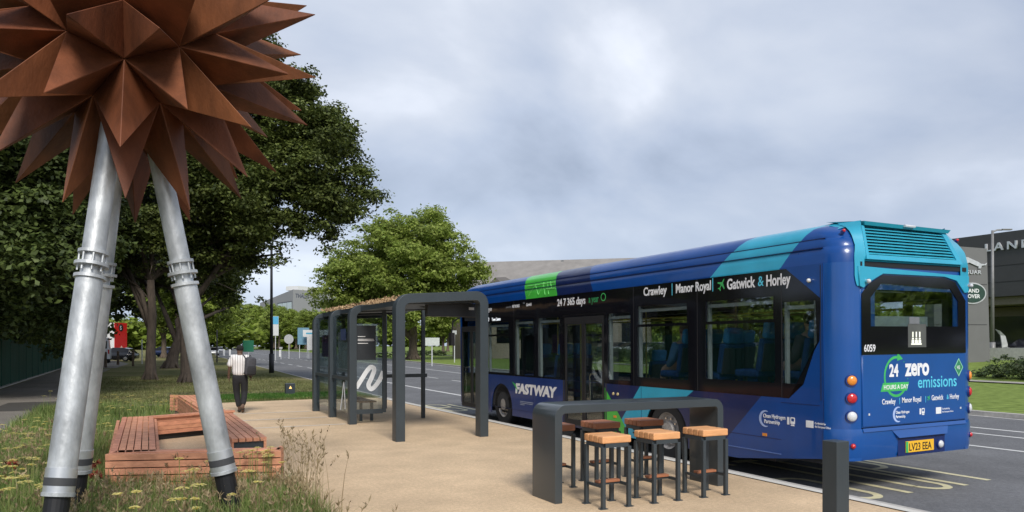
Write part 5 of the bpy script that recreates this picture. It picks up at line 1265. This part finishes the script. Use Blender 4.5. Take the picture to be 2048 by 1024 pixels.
def van():
    x, y = wpos(196, 690, 72); t = thing('panel_van', (x, y, 0), 'white panel van partly hidden behind the galvanised poles', 'van')
    M = frame((x, y, 0), (1, 0, 0), (0, 1, 0)); 
    b = MB(); rows = [[(-.98, v_, .4), (1.0, v_, .4), (.98, v_, 1.3), (.86*k, v_, h), (-.86*k, v_, h), (-.98, v_, 1.3)] for v_, h, k in ((0, 2.45, 1), (4.2, 2.5, 1), (5.0, 1.5, 1), (5.9, 1.1, 1))]
    b.loft([[M @ Vector(p) for p in r] for r in rows]); b.build('body', mat('van_white', (.72, .73, .74), .35, coat=.3), t)
    b = MB(); b.box(-.75, .75, -.012, -.004, 1.4, 2.15, M); b.build('rear_window', M_BAND, t)
    for v_ in (.9, 4.7):
        for u_ in (-.9, .72): b = MB(); c = M @ Vector((u_, v_, .35)); b.tube([c, c+Vector((.2, 0, 0))], .35, 18); b.build('wheel', M_TYRE, t)
    for u_ in (-.9, .9): b = MB(); b.box(u_-.06, u_+.06, -.02, -.002, .9, 1.3, M); b.build('tail_lamp', M_RED, t)
van()

# ------------------------------------------------------------------ cars
def car(col, name='parked_car', label='', group=None):
    t = thing(name, (0, 0, 0), label, 'car', group); m = mat('car_paint_'+col[0], col[1], .25, .2, .03, 2, coat=.6)
    S = [(-2.15, .70, .45, .78), (-2.05, .82, .30, .88), (-1.3, .88, .24, .95), (-.2, .89, .22, .93), (.9, .88, .22, .92), (1.75, .84, .26, .80), (2.1, .72, .32, .66), (2.18, .6, .42, .58)]
    b = MB(); b.loft([[(-w_*.94, v_, z0), (w_*.94, v_, z0), (w_, v_, (z0+z1)/2), (w_*.92, v_, z1), (0, v_, z1+.03), (-w_*.92, v_, z1), (-w_, v_, (z0+z1)/2)] for v_, w_, z0, z1 in S]); b.build('body', m, t, smooth=True)
    b = MB(); G = [(-1.95, .66, .90, .90), (-1.55, .64, .9, 1.32), (-.9, .62, .9, 1.43), (.1, .62, .9, 1.44), (1.15, .70, .9, .93)]
    b.loft([[(-.80, v_, .86), (.80, v_, .86), (w_, v_, z1), (-w_, v_, z1)] for v_, w_, _, z1 in G]); b.build('windows', M_BAND, t)
    b = MB(); b.loft([[(-w_-.01, v_, z1-.01), (w_+.01, v_, z1-.01), (w_-.04, v_, z1+.025), (-w_+.04, v_, z1+.025)] for v_, w_, _, z1 in G[1:4]]); b.build('roof', m, t)
    for v_ in (-1.3, 1.35):
        for s_ in (-1, 1): b = MB(); b.tube([(s_*.66, v_, .31), (s_*.87, v_, .31)], .31, 18); w0 = b.build('wheel', M_TYRE, t); b = MB(); b.tube([(s_*.872, v_, .31), (s_*.88, v_, .31)], .19, 14); b.build('rim', M_CHROME, w0)
    for s_ in (-1, 1):
        b = MB(); b.box(s_*.62-.12, s_*.62+.12, 2.06, 2.13, .56, .66); b.build('headlamp', M_CLEAR, t)
        b = MB(); b.box(s_*.66-.1, s_*.66+.1, -2.14, -2.06, .68, .80); b.build('tail_lamp', M_RED, t)
    return t
CARS = {k: car((k, c)) for k, c in (('silver', (.45, .46, .47)), ('white', (.7, .7, .7)), ('black', (.02, .02, .022)), ('blue', (.03, .06, .2)))}
used = set()
def place_car(k, x, y, z, rz, label, group):
    c = CARS[k] if k not in used else copy_tree(CARS[k]); used.add(k)
    c.location = (x, y, z); c.rotation_euler = (0, 0, rz); c['label'] = label; c['group'] = group; c['category'] = 'car'
ords = 'first second third fourth fifth sixth seventh eighth ninth tenth eleventh twelfth thirteenth fourteenth fifteenth sixteenth seventeenth eighteenth'.split()
for i in range(18):
    y = 40+i*3.0; x = 47+(y-40)*.16
    place_car(('silver', 'white', 'silver', 'black', 'white')[i % 5], x, y, terr(x, y), PI/2+.1, '%s car from the showroom end of the car park row across the road' % ords[i], 'cars parked across the road')
for i, (x, y) in enumerate(((60, 33), (60.5, 29.5), (60, 26))):
    place_car('black' if i != 1 else 'blue', x, y, .75, PI/2, '%s dark car from the left on the showroom forecourt' % ords[i], 'cars on the showroom forecourt')
x, y = wpos(428, 690, 135); place_car('silver', x, y, -.12, PI-.1, 'silver car driving towards us far down the road', 'cars on the road')
x, y = wpos(440, 690, 175); place_car('white', x, y, -.12, -.1, 'white car farthest down the road', 'cars on the road')
x, y = wpos(232, 690, 80); place_car('black', x, y, .01, 1.2, 'dark car parked in front of the red ended lorry', 'cars in the left yard')
x, y = wpos(325, 690, 110); place_car('blue', x, y, .01, .8, 'blue car seen between the tree trunks', 'cars in the left yard')

# ------------------------------------------------------------------ posts, lamps, signs
def lamppost(x, y, z, h, r, m, label, arm=None, name='street_lamp'):
    t = thing(name, (x, y, z), label, 'street lamp')
    b = MB(); b.tube([(x, y, z-.05), (x, y, z+1.2)], [r*1.5, r*1.45], 12); b.tube([(x, y, z+1.2), (x, y, z+h)], [r, r*.65], 12); b.build('column', m, t, smooth=True)
    a = arm or Vector((.9, 0, 0)); p = Vector((x, y, z+h))
    b = MB(); b.tube([p-Vector((0, 0, .1)), p+a*.3+Vector((0, 0, .04)), p+a*.6+Vector((0, 0, .05))], r*.45, 8); b.build('arm', m, t)
    ax = a.normalized(); ay = Vector((-ax.y, ax.x, 0)); M = frame(p+a*.55+Vector((0, 0, .03)), ax, ay)
    b = MB(); b.box(0, .75, -.14, .14, 0, .09, M, .02); b.build('lantern', m, t)
x, y = wpos(543, 690, 47); lamppost(x, y, 0, 7.9, .105, M_DARKPOLE, 'slim black street lamp on the grass verge left of the shelter', Vector((.05, .35, 0)))
x, y = wpos(1985, 690, 55); lamppost(x, y, .75, 9.4, .13, mat('grey_column', (.22, .22, .22), .5, .2), 'grey street lamp in front of the car showroom', Vector((1.1, -.5, 0)))
x, y = wpos(435, 690, 70); post(434, 75, 3.2, .07, M_DARKPOLE, 'short black post at the kerb far left of the slim street lamp', name='kerb_post')
def signpost(px, d, h, w_, hh, m, label, name='road_sign', rnd=False, z0=None, posts=1):
    x, y = wpos(px, 690, d); z = terr(x, y)*.9 if x > kf(y) else 0
    t = thing(name, (x, y, z), label, 'sign'); ex = Vector((math.cos(-TH*1.0), math.sin(-TH*1.0), 0))
    ey = Vector((-ex.y, ex.x, 0)); M = frame((x, y, z), ex, ey)
    for k in range(posts):
        o = 0 if posts == 1 else (k-.5)*w_*.7
        b = MB(); b.tube([M @ Vector((o, 0, 0)), M @ Vector((o, 0, h-.02))], .045, 8); b.build('post', M_CLEAR, t)
    if rnd: b = MB(); b.tube([M @ Vector((0, -.06, h-hh/2)), M @ Vector((0, -.09, h-hh/2))], hh/2, 20)
    else: b = MB(); b.box(-w_/2, w_/2, -.09, -.055, h-hh, h, M, .01)
    return t, b.build('sign_board', m, t), M
M_SGREY = mat('sign_back_grey', (.42, .44, .44), .5)
signpost(578, 95, 3.1, .9, 1.2, M_SGREY, 'round grey backed road sign on a pale post across the road', rnd=True)
signpost(562, 93, 1.5, .4, .25, M_SGREY, 'short pale post sign left of the round road sign')
signpost(864, 62, 2.35, 1.25, .65, mat('sign_pale', (.55, .6, .56), .5), 'pale rectangular sign on a post seen through the shelter', z0=0)
signpost(909, 75, 3.2, .45, .4, M_SGREY, 'small road sign on a tall pale post left of the bus doors')
signpost(497, 105, 2.4, 1.5, 1.6, mat('sign_green', (.02, .16, .09), .5), 'green direction sign at the far junction')
_, bd, M = signpost(551, 85, 5.0, .75, 2.2, mat('banner_white', (.65, .68, .68), .6), 'blue topped white banner on the post beside the slim street lamp', name='street_banner')
b = MB(); b.box(-.36, .36, -.10, -.092, 4.1, 4.98, M); b.build('blue_panel', mat('banner_blue', srgb(90, 175, 215), .6), bd)
_, bd, M = signpost(607, 98, 4.0, 1.5, 2.2, mat('board_blue', srgb(110, 150, 170), .5), 'bluish picture board at the left end of the far sign group', name='sign_board_stand', posts=2)
_, bd, M = signpost(634, 97, 3.7, 3.6, .9, mat('board_white', (.68, .7, .7), .5), 'long white board on posts in the far sign group', name='sign_board_stand', posts=2)
b = MB(); b.box(-1.4, .3, -.1, -.092, 3.15, 3.35, M); b.build('blue_print', mat('print_blue', srgb(90, 170, 200), .5), bd)
_, bd, M = signpost(625, 96, 3.0, 1.35, 1.9, mat('board_white2', (.75, .75, .74), .5), 'square white board below the long one in the far sign group', name='sign_board_stand', posts=2)
for px, d in ((460, 130), (448, 128), (560, 118)):
    x, y = wpos(px, 690, d); z = .4; b = MB(); b.tube([(x, y, -.1), (x, y, .8)], .16, 10); b.sphere((x, y, .85), .17, 8)
    tag(b.build('junction_bollard', M_WHITE), {460: 'white junction bollard right of the distant cars', 448: 'white junction bollard nearest the distant cars', 560: 'white junction bollard behind the slim street lamp'}[px], 'bollard', 'white bollards at the junction')

# ------------------------------------------------------------------ buildings
def facade_quad(a, c, z0, z1, off=0.0):
    """frame on the wall from a to c (left to right as seen from outside)"""
    a = Vector((a[0], a[1], 0)); c = Vector((c[0], c[1], 0)); ex = (c-a).normalized(); n = ex.cross(Vector((0, 0, 1)))
    return frame(a+n*off+Vector((0, 0, z0)), ex, (0, 0, 1)), (c-a).length
def office():
    A = wpos(520, 690, 450); C_ = wpos(586, 690, 400); D = wpos(672, 690, 430); E_ = (D[0]-20, D[1]+90)
    t = thing('office_block', (C_[0], C_[1], 0), 'pale grey angular office block with sloping roofline behind the far trees', 'building')
    zA, zC = 27.0, 31.4
    b = MB(); b.loft([[(A[0], A[1], 0), (C_[0], C_[1], 0), (D[0], D[1], 0), (E_[0], E_[1], 0)], [(A[0], A[1], zA), (C_[0], C_[1], zC), (D[0], D[1], zC+.6), (E_[0], E_[1], zC)]]); b.build('walls', mat('office_grey', (.30, .30, .31), .7), t)
    M, ln = facade_quad(A, C_, 0, 0)
    for i in range(3):
        for j in range(4):
            b = MB(); x0 = ln-26+i*8.2; z0 = 1.5+j*6.0; b.box(x0, x0+7.4, z0, z0+5.3, .02, .10, M); b.build('window', mat('office_glass', (.50, .58, .56), .2, spec=.8), t)
    b = MB(); b.box(ln-27, ln-1.6, .6, 25.4, .0, .015, M); b.build('window_surround', mat('office_dark', (.08, .085, .10), .5), t)
    M, l2 = facade_quad(C_, D, 0, 0)
    text('THALES', 3.0, M @ Matrix.Translation((1.8, 27.2, .05)), mat('sign_dark_blue', (.06, .07, .11), .5), t, bold=.02)
    b = MB(); b.box(4, l2, 31.4, 33.6, -9, -.3, M); b.build('parapet', M_WHITE, t)
office()
def warehouse():
    A = wpos(905, 690, 98); C_ = wpos(1290, 690, 92)
    t = thing('warehouse', (A[0], A[1], 0), 'long low building with weathered grey brown pitched roof behind the bus', 'building')
    M, ln = facade_quad(A, C_, 0, 0)
    b = MB(); b.box(0, ln, 0, 7.6, -14, 0, M); b.build('walls', mat('pale_brick', (.30, .25, .20), .9, 0, .15, 9), t)
    b = MB(); b.loft([[M @ Vector(p) for p in ((x, 7.4, .6), (x, 13.4, -8), (x, 7.4, -14.6), (x, 7.2, -14.6), (x, 7.2, .6))] for x in (-.4, ln+.4)])
    b.build('roof', mat('weathered_roof', (.25, .235, .22), .9, 0, .14, .8, bump=.1, bscale=20), t)
    b = MB()
    b.loft([[M @ Vector(p) for p in ((3, 7.6, .7), (6, 10.4, .7), (9, 7.6, .7))], [M @ Vector(p) for p in ((3, 9.6, -4), (6, 10.9, -4.5), (9, 9.6, -4))]]); b.build('gable', mat('dark_tile', (.13, .12, .11), .9), t)
    for k in range(6): b = MB(); b.box(2+k*4, 4+k*4, 2, 4.5, .01, .06, M); b.build('window', M_BAND, t)
    x = 13.0; b = MB(); b.box(x, x+.35, 12.9, 13.3, -8.4, -7.6, M); b.build('roof_vent', M_GREY, t)
warehouse()
def showroom():
    t = thing('car_showroom', (66, 20, .7), 'dark grey clad car showroom with big white letters and a glass front', 'building')
    M, ln = facade_quad((66, 44.5), (66, -30), 0, 0)
    clad = mat('dark_grey_cladding', (.062, .062, .064), .5, .2, .06, 1)
    b = MB(); b.box(0, ln, 5.9, 11.35, -30, 0, M); b.build('upper_cladding', clad, t)
    b = MB(); b.box(0.4, ln, .7, 5.89, -30, -3.4, M); b.build('glass_front', mat('showroom_glass', (.02, .024, .024), .06, 0, .3, .3, spec=.9), t)
    b = MB()
    for z in (7.1, 8.5, 9.9): b.box(.01, ln, z, z+.05, .0, .02, M)
    b.build('cladding_joint', mat('joint_dark', (.02, .02, .02), .7), t)
    b = MB(); b.box(.01, ln, 5.2, 5.88, -3.3, -.5, M); b.build('soffit', mat('warm_soffit', (.16, .14, .10), .6), t)
    b = MB(); b.box(.5, ln, 4.3, 5.1, -3.38, -3.3, M); b.build('painted_reflection_band', mat('olive_reflection_band', (.10, .085, .04), .3), t)  # olive band painted across the top of the glass as its reflection
    for k in range(12): b = MB(); b.box(1+k*6, 1.14+k*6, .75, 4.29, -3.38, -3.25, M); b.build('mullion', M_GREY, t)
    text('LAND', .92, M @ Matrix.Translation((4.75, 9.85, .10)), M_CHROME2, t, 'building_lettering', bold=.02, xs=1.25, th=.08, space=1.45)
    text('ROVER', .92, M @ Matrix.Translation((10.6, 9.75, .10)), M_CHROME2, t, 'building_lettering', bold=.03, xs=1.05, th=.08, space=1.2)
M_CHROME2 = mat('satin_white_letters', (.62, .64, .66), .3, .3)
showroom()
def pylon():
    A = wpos(1868, 690, 50); C_ = wpos(1971, 690, 50.5)
    t = thing('showroom_pylon', (C_[0], C_[1], .7), 'tall grey sign tower with leaping cat and green oval badge by the showroom', 'sign tower')
    M, ln = facade_quad(A, C_, 0, 0)
    b = MB(); b.loft([[M @ Vector(p) for p in ((0, .5, 0), (ln+.35, .5, 0), (ln+.1, 8.25, 0), (0, 8.45, 0))], [M @ Vector(p) for p in ((0, .5, -.9), (ln+.35, .5, -.9), (ln+.1, 8.15, -.9), (0, 8.4, -.9))]]); b.build('tower', mat('grey_composite_panel', (.17, .17, .17), .45, .1, .05, 1), t)
    b = MB()
    for z in (3.1, 5.8): b.box(.0, ln+.1, z, z+.03, .001, .012, M)
    b.build('panel_joint', M_BLACK, t)
    cat = [(0, .95), (.18, 1.12), (.42, 1.0), (.62, .98), (1.0, .78), (1.4, .58), (1.62, .40), (1.95, .36), (2.1, .50), (2.02, .28), (1.7, .22), (1.62, -.02), (1.40, -.05), (1.48, .12), (1.25, .22), (.95, .38), (.72, .50), (.55, .40), (.62, .18), (.48, .12), (.38, .42), (.28, .62), (.12, .72)]
    panel('leaping_cat_emblem', [(ln-1.95+x*.95, 6.92+y*.72) for x, y in cat], [], .06, M @ Matrix.Translation((0, 0, .06)), M_CHROME2, t)
    text('JAGUAR', .36, M @ Matrix.Translation((ln-1.98, 6.52, .05)), M_CHROME2, t, 'tower_lettering', bold=.02, xs=1.15, th=.02, space=1.1)
    ell = lambda a, c: [(ln-1.0+a*math.cos(2*PI*k/32), 5.22+c*math.sin(2*PI*k/32)) for k in range(32)]
    panel('oval_rim', ell(1.02, .72), [], .04, M @ Matrix.Translation((0, 0, .03)), M_CHROME2, t); panel('oval_badge', ell(.92, .63), [], .04, M @ Matrix.Translation((0, 0, .055)), mat('badge_deep_green', (.03, .065, .05), .4), t)
    text('LAND', .36, M @ Matrix.Translation((ln-1.5, 5.27, .078)), M_TXT, t, 'badge_lettering', bold=.02, th=.004); text('ROVER', .36, M @ Matrix.Translation((ln-1.6, 4.90, .078)), M_TXT, t, 'badge_lettering', bold=.02, th=.004)
pylon()
b = MB(); b.box(53.5, 53.8, -10, 33, .6, 1.55); tag(b.build('low_wall', mat('pale_render', (.5, .49, .46), .8)), 'pale low wall between the mound and the showroom forecourt', 'wall')
def flag():
    x, y = wpos(2004, 690, 58); t = thing('feather_flag', (x, y, .7), 'white curved feather flag in front of the showroom glass', 'flag')
    P = [Vector((x, y, .7)), Vector((x-.05, y, 1.8)), Vector((x-.2, y+.02, 2.5)), Vector((x-.65, y+.1, 2.95))]
    b = MB(); b.tube(P, .03, 6); b.build('pole', M_GREY, t)
    b = MB(); rows = [[p, p+Vector((.45-.35*i/3, -.2, -.05*i))] for i, p in enumerate(P[1:])]; rows = [[P[0]+Vector((0, 0, .5)), P[0]+Vector((.4, -.18, .5))]]+rows
    b.loft(rows, cap=False, closed=False); b.build('cloth', mat('flag_cloth', (.55, .58, .56), .7), t)
flag()
# far wood closing the horizon
v, f = leaves([((-260+k*26, 330+30*math.sin(k), 6+2*math.sin(k*2.3)), (18, 14, 8)) for k in range(34)]+[((150+25*math.sin(k), 300-k*22, 5), (14, 16, 7)) for k in range(20)]+[((-60-18*math.sin(k), 20+k*22, 6), (14, 16, 9)) for k in range(14)], 150000, 1.5, RG, .1, 3.5, 10)
tag(link('distant_wood', meshdata('distant_wood', v, f, L_OLIVE), []), 'belt of distant woodland closing the horizon', 'woodland', kind='stuff')

# ------------------------------------------------------------------ people
def skin(name, verts, edges, rad, m, parent, sub=2):
    bm = bmesh.new(); ly = bm.verts.layers.skin.verify(); vs = [bm.verts.new(v) for v in verts]
    for i, v in enumerate(vs):
        r = rad[i]; v[ly].radius = r if isinstance(r, (tuple, list)) else (r, r); v[ly].use_root = (i == 0)
    for a, b in edges: bm.edges.new((vs[a], vs[b]))
    me = bpy.data.meshes.new(name); bm.to_mesh(me); bm.free()
    o = bpy.data.objects.new('tmp', me); COL.objects.link(o)
    k = o.modifiers.new('s', 'SKIN'); k.use_smooth_shade = True
    s = o.modifiers.new('u', 'SUBSURF'); s.levels = sub; s.render_levels = sub
    bpy.context.view_layer.update(); out = bpy.data.meshes.new_from_object(o.evaluated_get(DG()))
    bpy.data.objects.remove(o); out.materials.clear(); return link(name, out, m, parent, True, local=True)
def striped(name, c1, c2):
    m = mat(name, c1, .8, 0, .05, 5); t = m.node_tree; p = t.nodes['Principled BSDF']
    c = N(t, 'ShaderNodeTexCoord'); s = N(t, 'ShaderNodeSeparateXYZ'); L(t, c.outputs['Object'], s.inputs[0])
    a = N(t, 'ShaderNodeMath', operation='MULTIPLY', i_1=17.0); L(t, s.outputs[0], a.inputs[0]); f = N(t, 'ShaderNodeMath', operation='FRACT'); L(t, a.outputs[0], f.inputs[0])
    g = N(t, 'ShaderNodeMath', operation='LESS_THAN', i_1=.16); L(t, f.outputs[0], g.inputs[0])
    x = N(t, 'ShaderNodeMix', data_type='RGBA'); L(t, g.outputs[0], x.inputs[0]); x.inputs[6].default_value = (*c1, 1); x.inputs[7].default_value = (*c2, 1); L(t, x.outputs[2], p.inputs['Base Color']); return m
M_SKIN = mat('dark_skin', (.10, .055, .035), .55, 0, .1, 10); M_SKIN2 = mat('light_skin', (.42, .26, .19), .55, 0, .1, 10)
def hand(base, dirv, side, parent, m):
    """relaxed hand: palm and five curled fingers as skinned chains joined into one mesh"""
    base = Vector(base); d = Vector(dirv).normalized(); sx = Vector(side).normalized(); f = d.cross(sx)
    V = [base, base+d*.045, base+d*.085]; E_ = [(0, 1), (1, 2)]; Rr = [(.022, .016), (.036, .015), (.036, .013)]
    for k, (o, ln) in enumerate(((-.028, .062), (-.010, .074), (.010, .080), (.028, .072))):
        i = len(V); a = base+d*.088+sx*o; V += [a, a+d*ln*.5+f*.006, a+d*ln*.9+f*.022]; Rr += [.0095, .0085, .007]; E_ += [(2, i), (i, i+1), (i+1, i+2)]
    i = len(V); V += [base+d*.03-sx*.032, base+d*.06-sx*.048+f*.01, base+d*.085-sx*.046+f*.02]; Rr += [.012, .010, .008]; E_ += [(1, i), (i, i+1), (i+1, i+2)]
    return V, E_, Rr
def walker():
    x, y = 2.42, 20.45; t = thing('person', (x, y, .004), 'man in white striped shirt and black trousers walking away across the tan paving', 'person', rz=math.radians(-7))
    t.location = (x, y, .004)
    # (x right, y forward, z up): pelvis first
    V = [(0, 0, .97), (0, .01, 1.12), (0, .0, 1.28), (0, -.01, 1.42), (0, .0, 1.50), (0, .01, 1.56), (0, .02, 1.63), (0, .02, 1.69),
         (-.18, -.01, 1.43), (-.25, -.02, 1.18), (-.27, .03, .96), (.18, -.01, 1.43), (.24, -.03, 1.18), (.26, .06, .97),
         (-.09, 0, .90), (-.075, .07, .50), (-.01, .0, .10), (-.01, .10, .035), (-.02, .19, .03), (.10, 0, .90), (.11, .02, .50), (.07, -.26, .17), (.065, -.20, .065), (.065, -.11, .03)]
    E_ = [(0, 1), (1, 2), (2, 3), (3, 4), (4, 5), (5, 6), (6, 7), (3, 8), (8, 9), (9, 10), (3, 11), (11, 12), (12, 13), (0, 14), (14, 15), (15, 16), (16, 17), (17, 18), (0, 19), (19, 20), (20, 21), (21, 22), (22, 23)]
    Rr = [(.11, .075), (.12, .085), (.145, .10), (.13, .085), .058, .075, (.085, .098), (.06, .07), .052, .042, .032, .052, .042, .032, .082, .058, .042, .04, .03, .082, .058, .042, .04, .03]
    for s_, wr in ((-1, 10), (1, 13)):
        hv, he, hr = hand(V[wr], (0.0, .25, -1), (0, s_*-1.0, 0) if False else (0, 1, 0), t, None)
        k = len(V); V += [tuple(q) for q in hv[1:]]; Rr += hr[1:]; E_ += [(wr if a == 0 else a+k-1, b_+k-1) for a, b_ in he]
    skin('body', V, E_, Rr, M_SKIN, t)
    # ears, nose and short hair belong to the head
    b = MB(); b.sphere((-.082, .02, 1.625), .024, 8, (.4, .7, 1.2)); b.sphere((.082, .02, 1.625), .024, 8, (.4, .7, 1.2)); b.sphere((0, .118, 1.615), .018, 8, (.8, 1, 1.3)); b.build('ears_and_nose', M_SKIN, t, True, local=True)
    b = MB(); b.sphere((0, .005, 1.665), .094, 16, (.98, 1.10, .92)); b.build('hair', mat('short_black_hair', (.012, .010, .009), .9, 0, .2, 60, bump=.5, bscale=200), t, True, local=True)
    sv = [(0, 0, .90), (0, .01, 1.13), (0, 0, 1.28), (0, -.01, 1.40), (0, 0, 1.475), (-.17, -.01, 1.425), (-.225, -.015, 1.30), (-.255, -.02, 1.17), (.17, -.01, 1.425), (.225, -.02, 1.30), (.25, -.03, 1.17)]
    skin('shirt', sv, [(0, 1), (1, 2), (2, 3), (3, 4), (3, 5), (5, 6), (6, 7), (3, 8), (8, 9), (9, 10)], [(.215, .155), (.21, .155), (.225, .15), (.205, .13), (.07, .07), .095, .085, .092, .088, .085, .092], striped('striped_shirt', (.72, .70, .68), (.14, .12, .13)), t)
    tv = [(0, 0, 1.05), (0, 0, .92), (-.095, 0, .84), (-.078, .07, .50), (-.02, .01, .13), (.10, 0, .84), (.11, .02, .50), (.075, -.235, .20)]
    skin('trousers', tv, [(0, 1), (1, 2), (2, 3), (3, 4), (1, 5), (5, 6), (6, 7)], [(.178, .125), (.17, .12), .118, .085, .068, .118, .085, .068], mat('black_trousers', (.012, .012, .014), .85, 0, .2, 12), t)
    for P in ([(-.012, -.02, .07), (-.01, .08, .05), (-.02, .17, .04), (-.02, .22, .035)], [(.072, -.27, .15), (.068, -.21, .10), (.066, -.12, .05), (.066, -.07, .04)]):
        skin('shoe', P, [(0, 1), (1, 2), (2, 3)], [.048, (.052, .045), (.052, .035), (.04, .025)], mat('black_shoe', (.02, .018, .018), .5), t, 1)
    # the backpack is its own thing
    c = Matrix.Translation((x, y, .004)) @ Matrix.Rotation(math.radians(-7), 4, 'Z')
    bp = thing('backpack', (x, y, 1.0), 'grey and black backpack hanging off the walking man\'s right shoulder', 'backpack')
    Mx = c @ Matrix.Translation((.25, -.18, 1.22)) @ Matrix.Rotation(math.radians(25), 4, 'Z') @ Matrix.Rotation(math.radians(5), 4, 'Y')
    b = MB(); b.box(-.135, .135, -.09, .09, -.26, .21, Mx, .06); b.build('bag', mat('grey_pack_fabric', (.055, .055, .062), .8, 0, .2, 20), bp, True)
    b = MB(); b.box(-.115, .115, -.13, -.08, -.24, -.02, Mx, .03); b.build('front_pocket', mat('black_pack_fabric', (.02, .02, .022), .8), bp, True)
    b = MB(); b.tube([Mx @ Vector(p) for p in ((-.10, .09, .18), (-.14, .17, .27), (-.12, .27, .20), (-.10, .26, .0), (-.09, .12, -.22))], .016, 8); b.tube([Mx @ Vector(p) for p in ((-.03, .05, .21), (0, .05, .27), (.03, .05, .21))], .01, 6); b.build('strap', M_BLACK, bp)
walker()
def far_man():
    x, y = wpos(243, 690, 84); t = thing('person', (x, y, .01), 'distant man in dark trousers and red jacket standing by the lorry', 'person')
    V = [(0, 0, .95), (0, 0, 1.2), (0, 0, 1.42), (0, 0, 1.52), (0, 0, 1.66), (-.18, 0, 1.4), (-.25, 0, 1.1), (-.2, .15, .95), (.18, 0, 1.4), (.25, 0, 1.1), (.22, .1, .9), (-.1, 0, .85), (-.11, .02, .48), (-.12, 0, .06), (-.12, .15, .04), (.1, 0, .85), (.12, .02, .48), (.13, 0, .06), (.13, .15, .04)]
    E_ = [(0, 1), (1, 2), (2, 3), (3, 4), (2, 5), (5, 6), (6, 7), (2, 8), (8, 9), (9, 10), (0, 11), (11, 12), (12, 13), (13, 14), (0, 15), (15, 16), (16, 17), (17, 18)]
    skin('body', V, E_, [.14, .14, .12, .06, .095, .06, .05, .04, .06, .05, .04, .09, .06, .045, .04, .09, .06, .045, .04], M_SKIN2, t, 1)
    skin('jacket', V[:3]+[V[5], V[6], V[8], V[9]], [(0, 1), (1, 2), (2, 3), (3, 4), (2, 5), (5, 6)], [.19, .18, .15, .085, .07, .085, .07], mat('red_jacket', (.35, .06, .05), .8), t, 1)
    skin('trousers', [V[0], V[11], V[12], V[13], V[15], V[16], V[17]], [(0, 1), (1, 2), (2, 3), (0, 4), (4, 5), (5, 6)], [.17, .12, .09, .075, .12, .09, .075], mat('black_trousers', (.012, .012, .014), .85), t, 1)
far_man()
def passenger(u, v, zf, shirt, hair, label, skinm=M_SKIN2):
    """sits in the bus, facing forward"""
    p = R+Vector((u, v, zf)); t = thing('person', p, label, 'person', 'passengers on the bus')
    V = [(0, 0, .14), (0, -.03, .32), (0, -.02, .52), (0, 0, .60), (0, .02, .70), (0, .03, .80), (-.19, 0, .50), (-.23, .05, .26), (-.14, .26, .16), (.19, 0, .50), (.23, .05, .26), (.14, .26, .16), (-.10, .40, .12), (-.10, .44, -.30), (.10, .40, .12), (.10, .44, -.30)]
    E_ = [(0, 1), (1, 2), (2, 3), (3, 4), (4, 5), (2, 6), (6, 7), (7, 8), (2, 9), (9, 10), (10, 11), (0, 12), (12, 13), (0, 14), (14, 15)]
    skin('body', V, E_, [.15, .14, .13, .055, (.075, .09), (.06, .07), .055, .045, .03, .055, .045, .03, .085, .06, .085, .06], skinm, t, 1)
    skin('coat', [V[0], V[1], V[2], V[6], V[7], V[9], V[10], V[8], V[11]], [(0, 1), (1, 2), (2, 3), (3, 4), (2, 5), (5, 6), (4, 7), (6, 8)], [.19, .18, .16, .085, .075, .085, .075, .05, .05], shirt, t, 1)
    b = MB(); b.sphere((0, .0, .765), .095, 12, (1, 1.1, 1.05)); b.build('hair', hair, t, True, local=True)
hd = mat('dark_hair', (.02, .015, .012), .9); hg = mat('grey_brown_hair', (.14, .10, .08), .9)
passenger(.36, 3.42, 1.36, mat('blue_coat', (.04, .12, .25), .8), hg, 'passenger with grey brown hair in the window ahead of the rear axle')
passenger(.80, 1.66, 1.44, mat('dark_coat', (.03, .03, .035), .8), hd, 'dark haired passenger in the large window near the bus rear')
passenger(.36, .84, 1.46, mat('dark_coat', (.03, .03, .035), .8), hd, 'dark haired passenger seen in the rearmost side window')
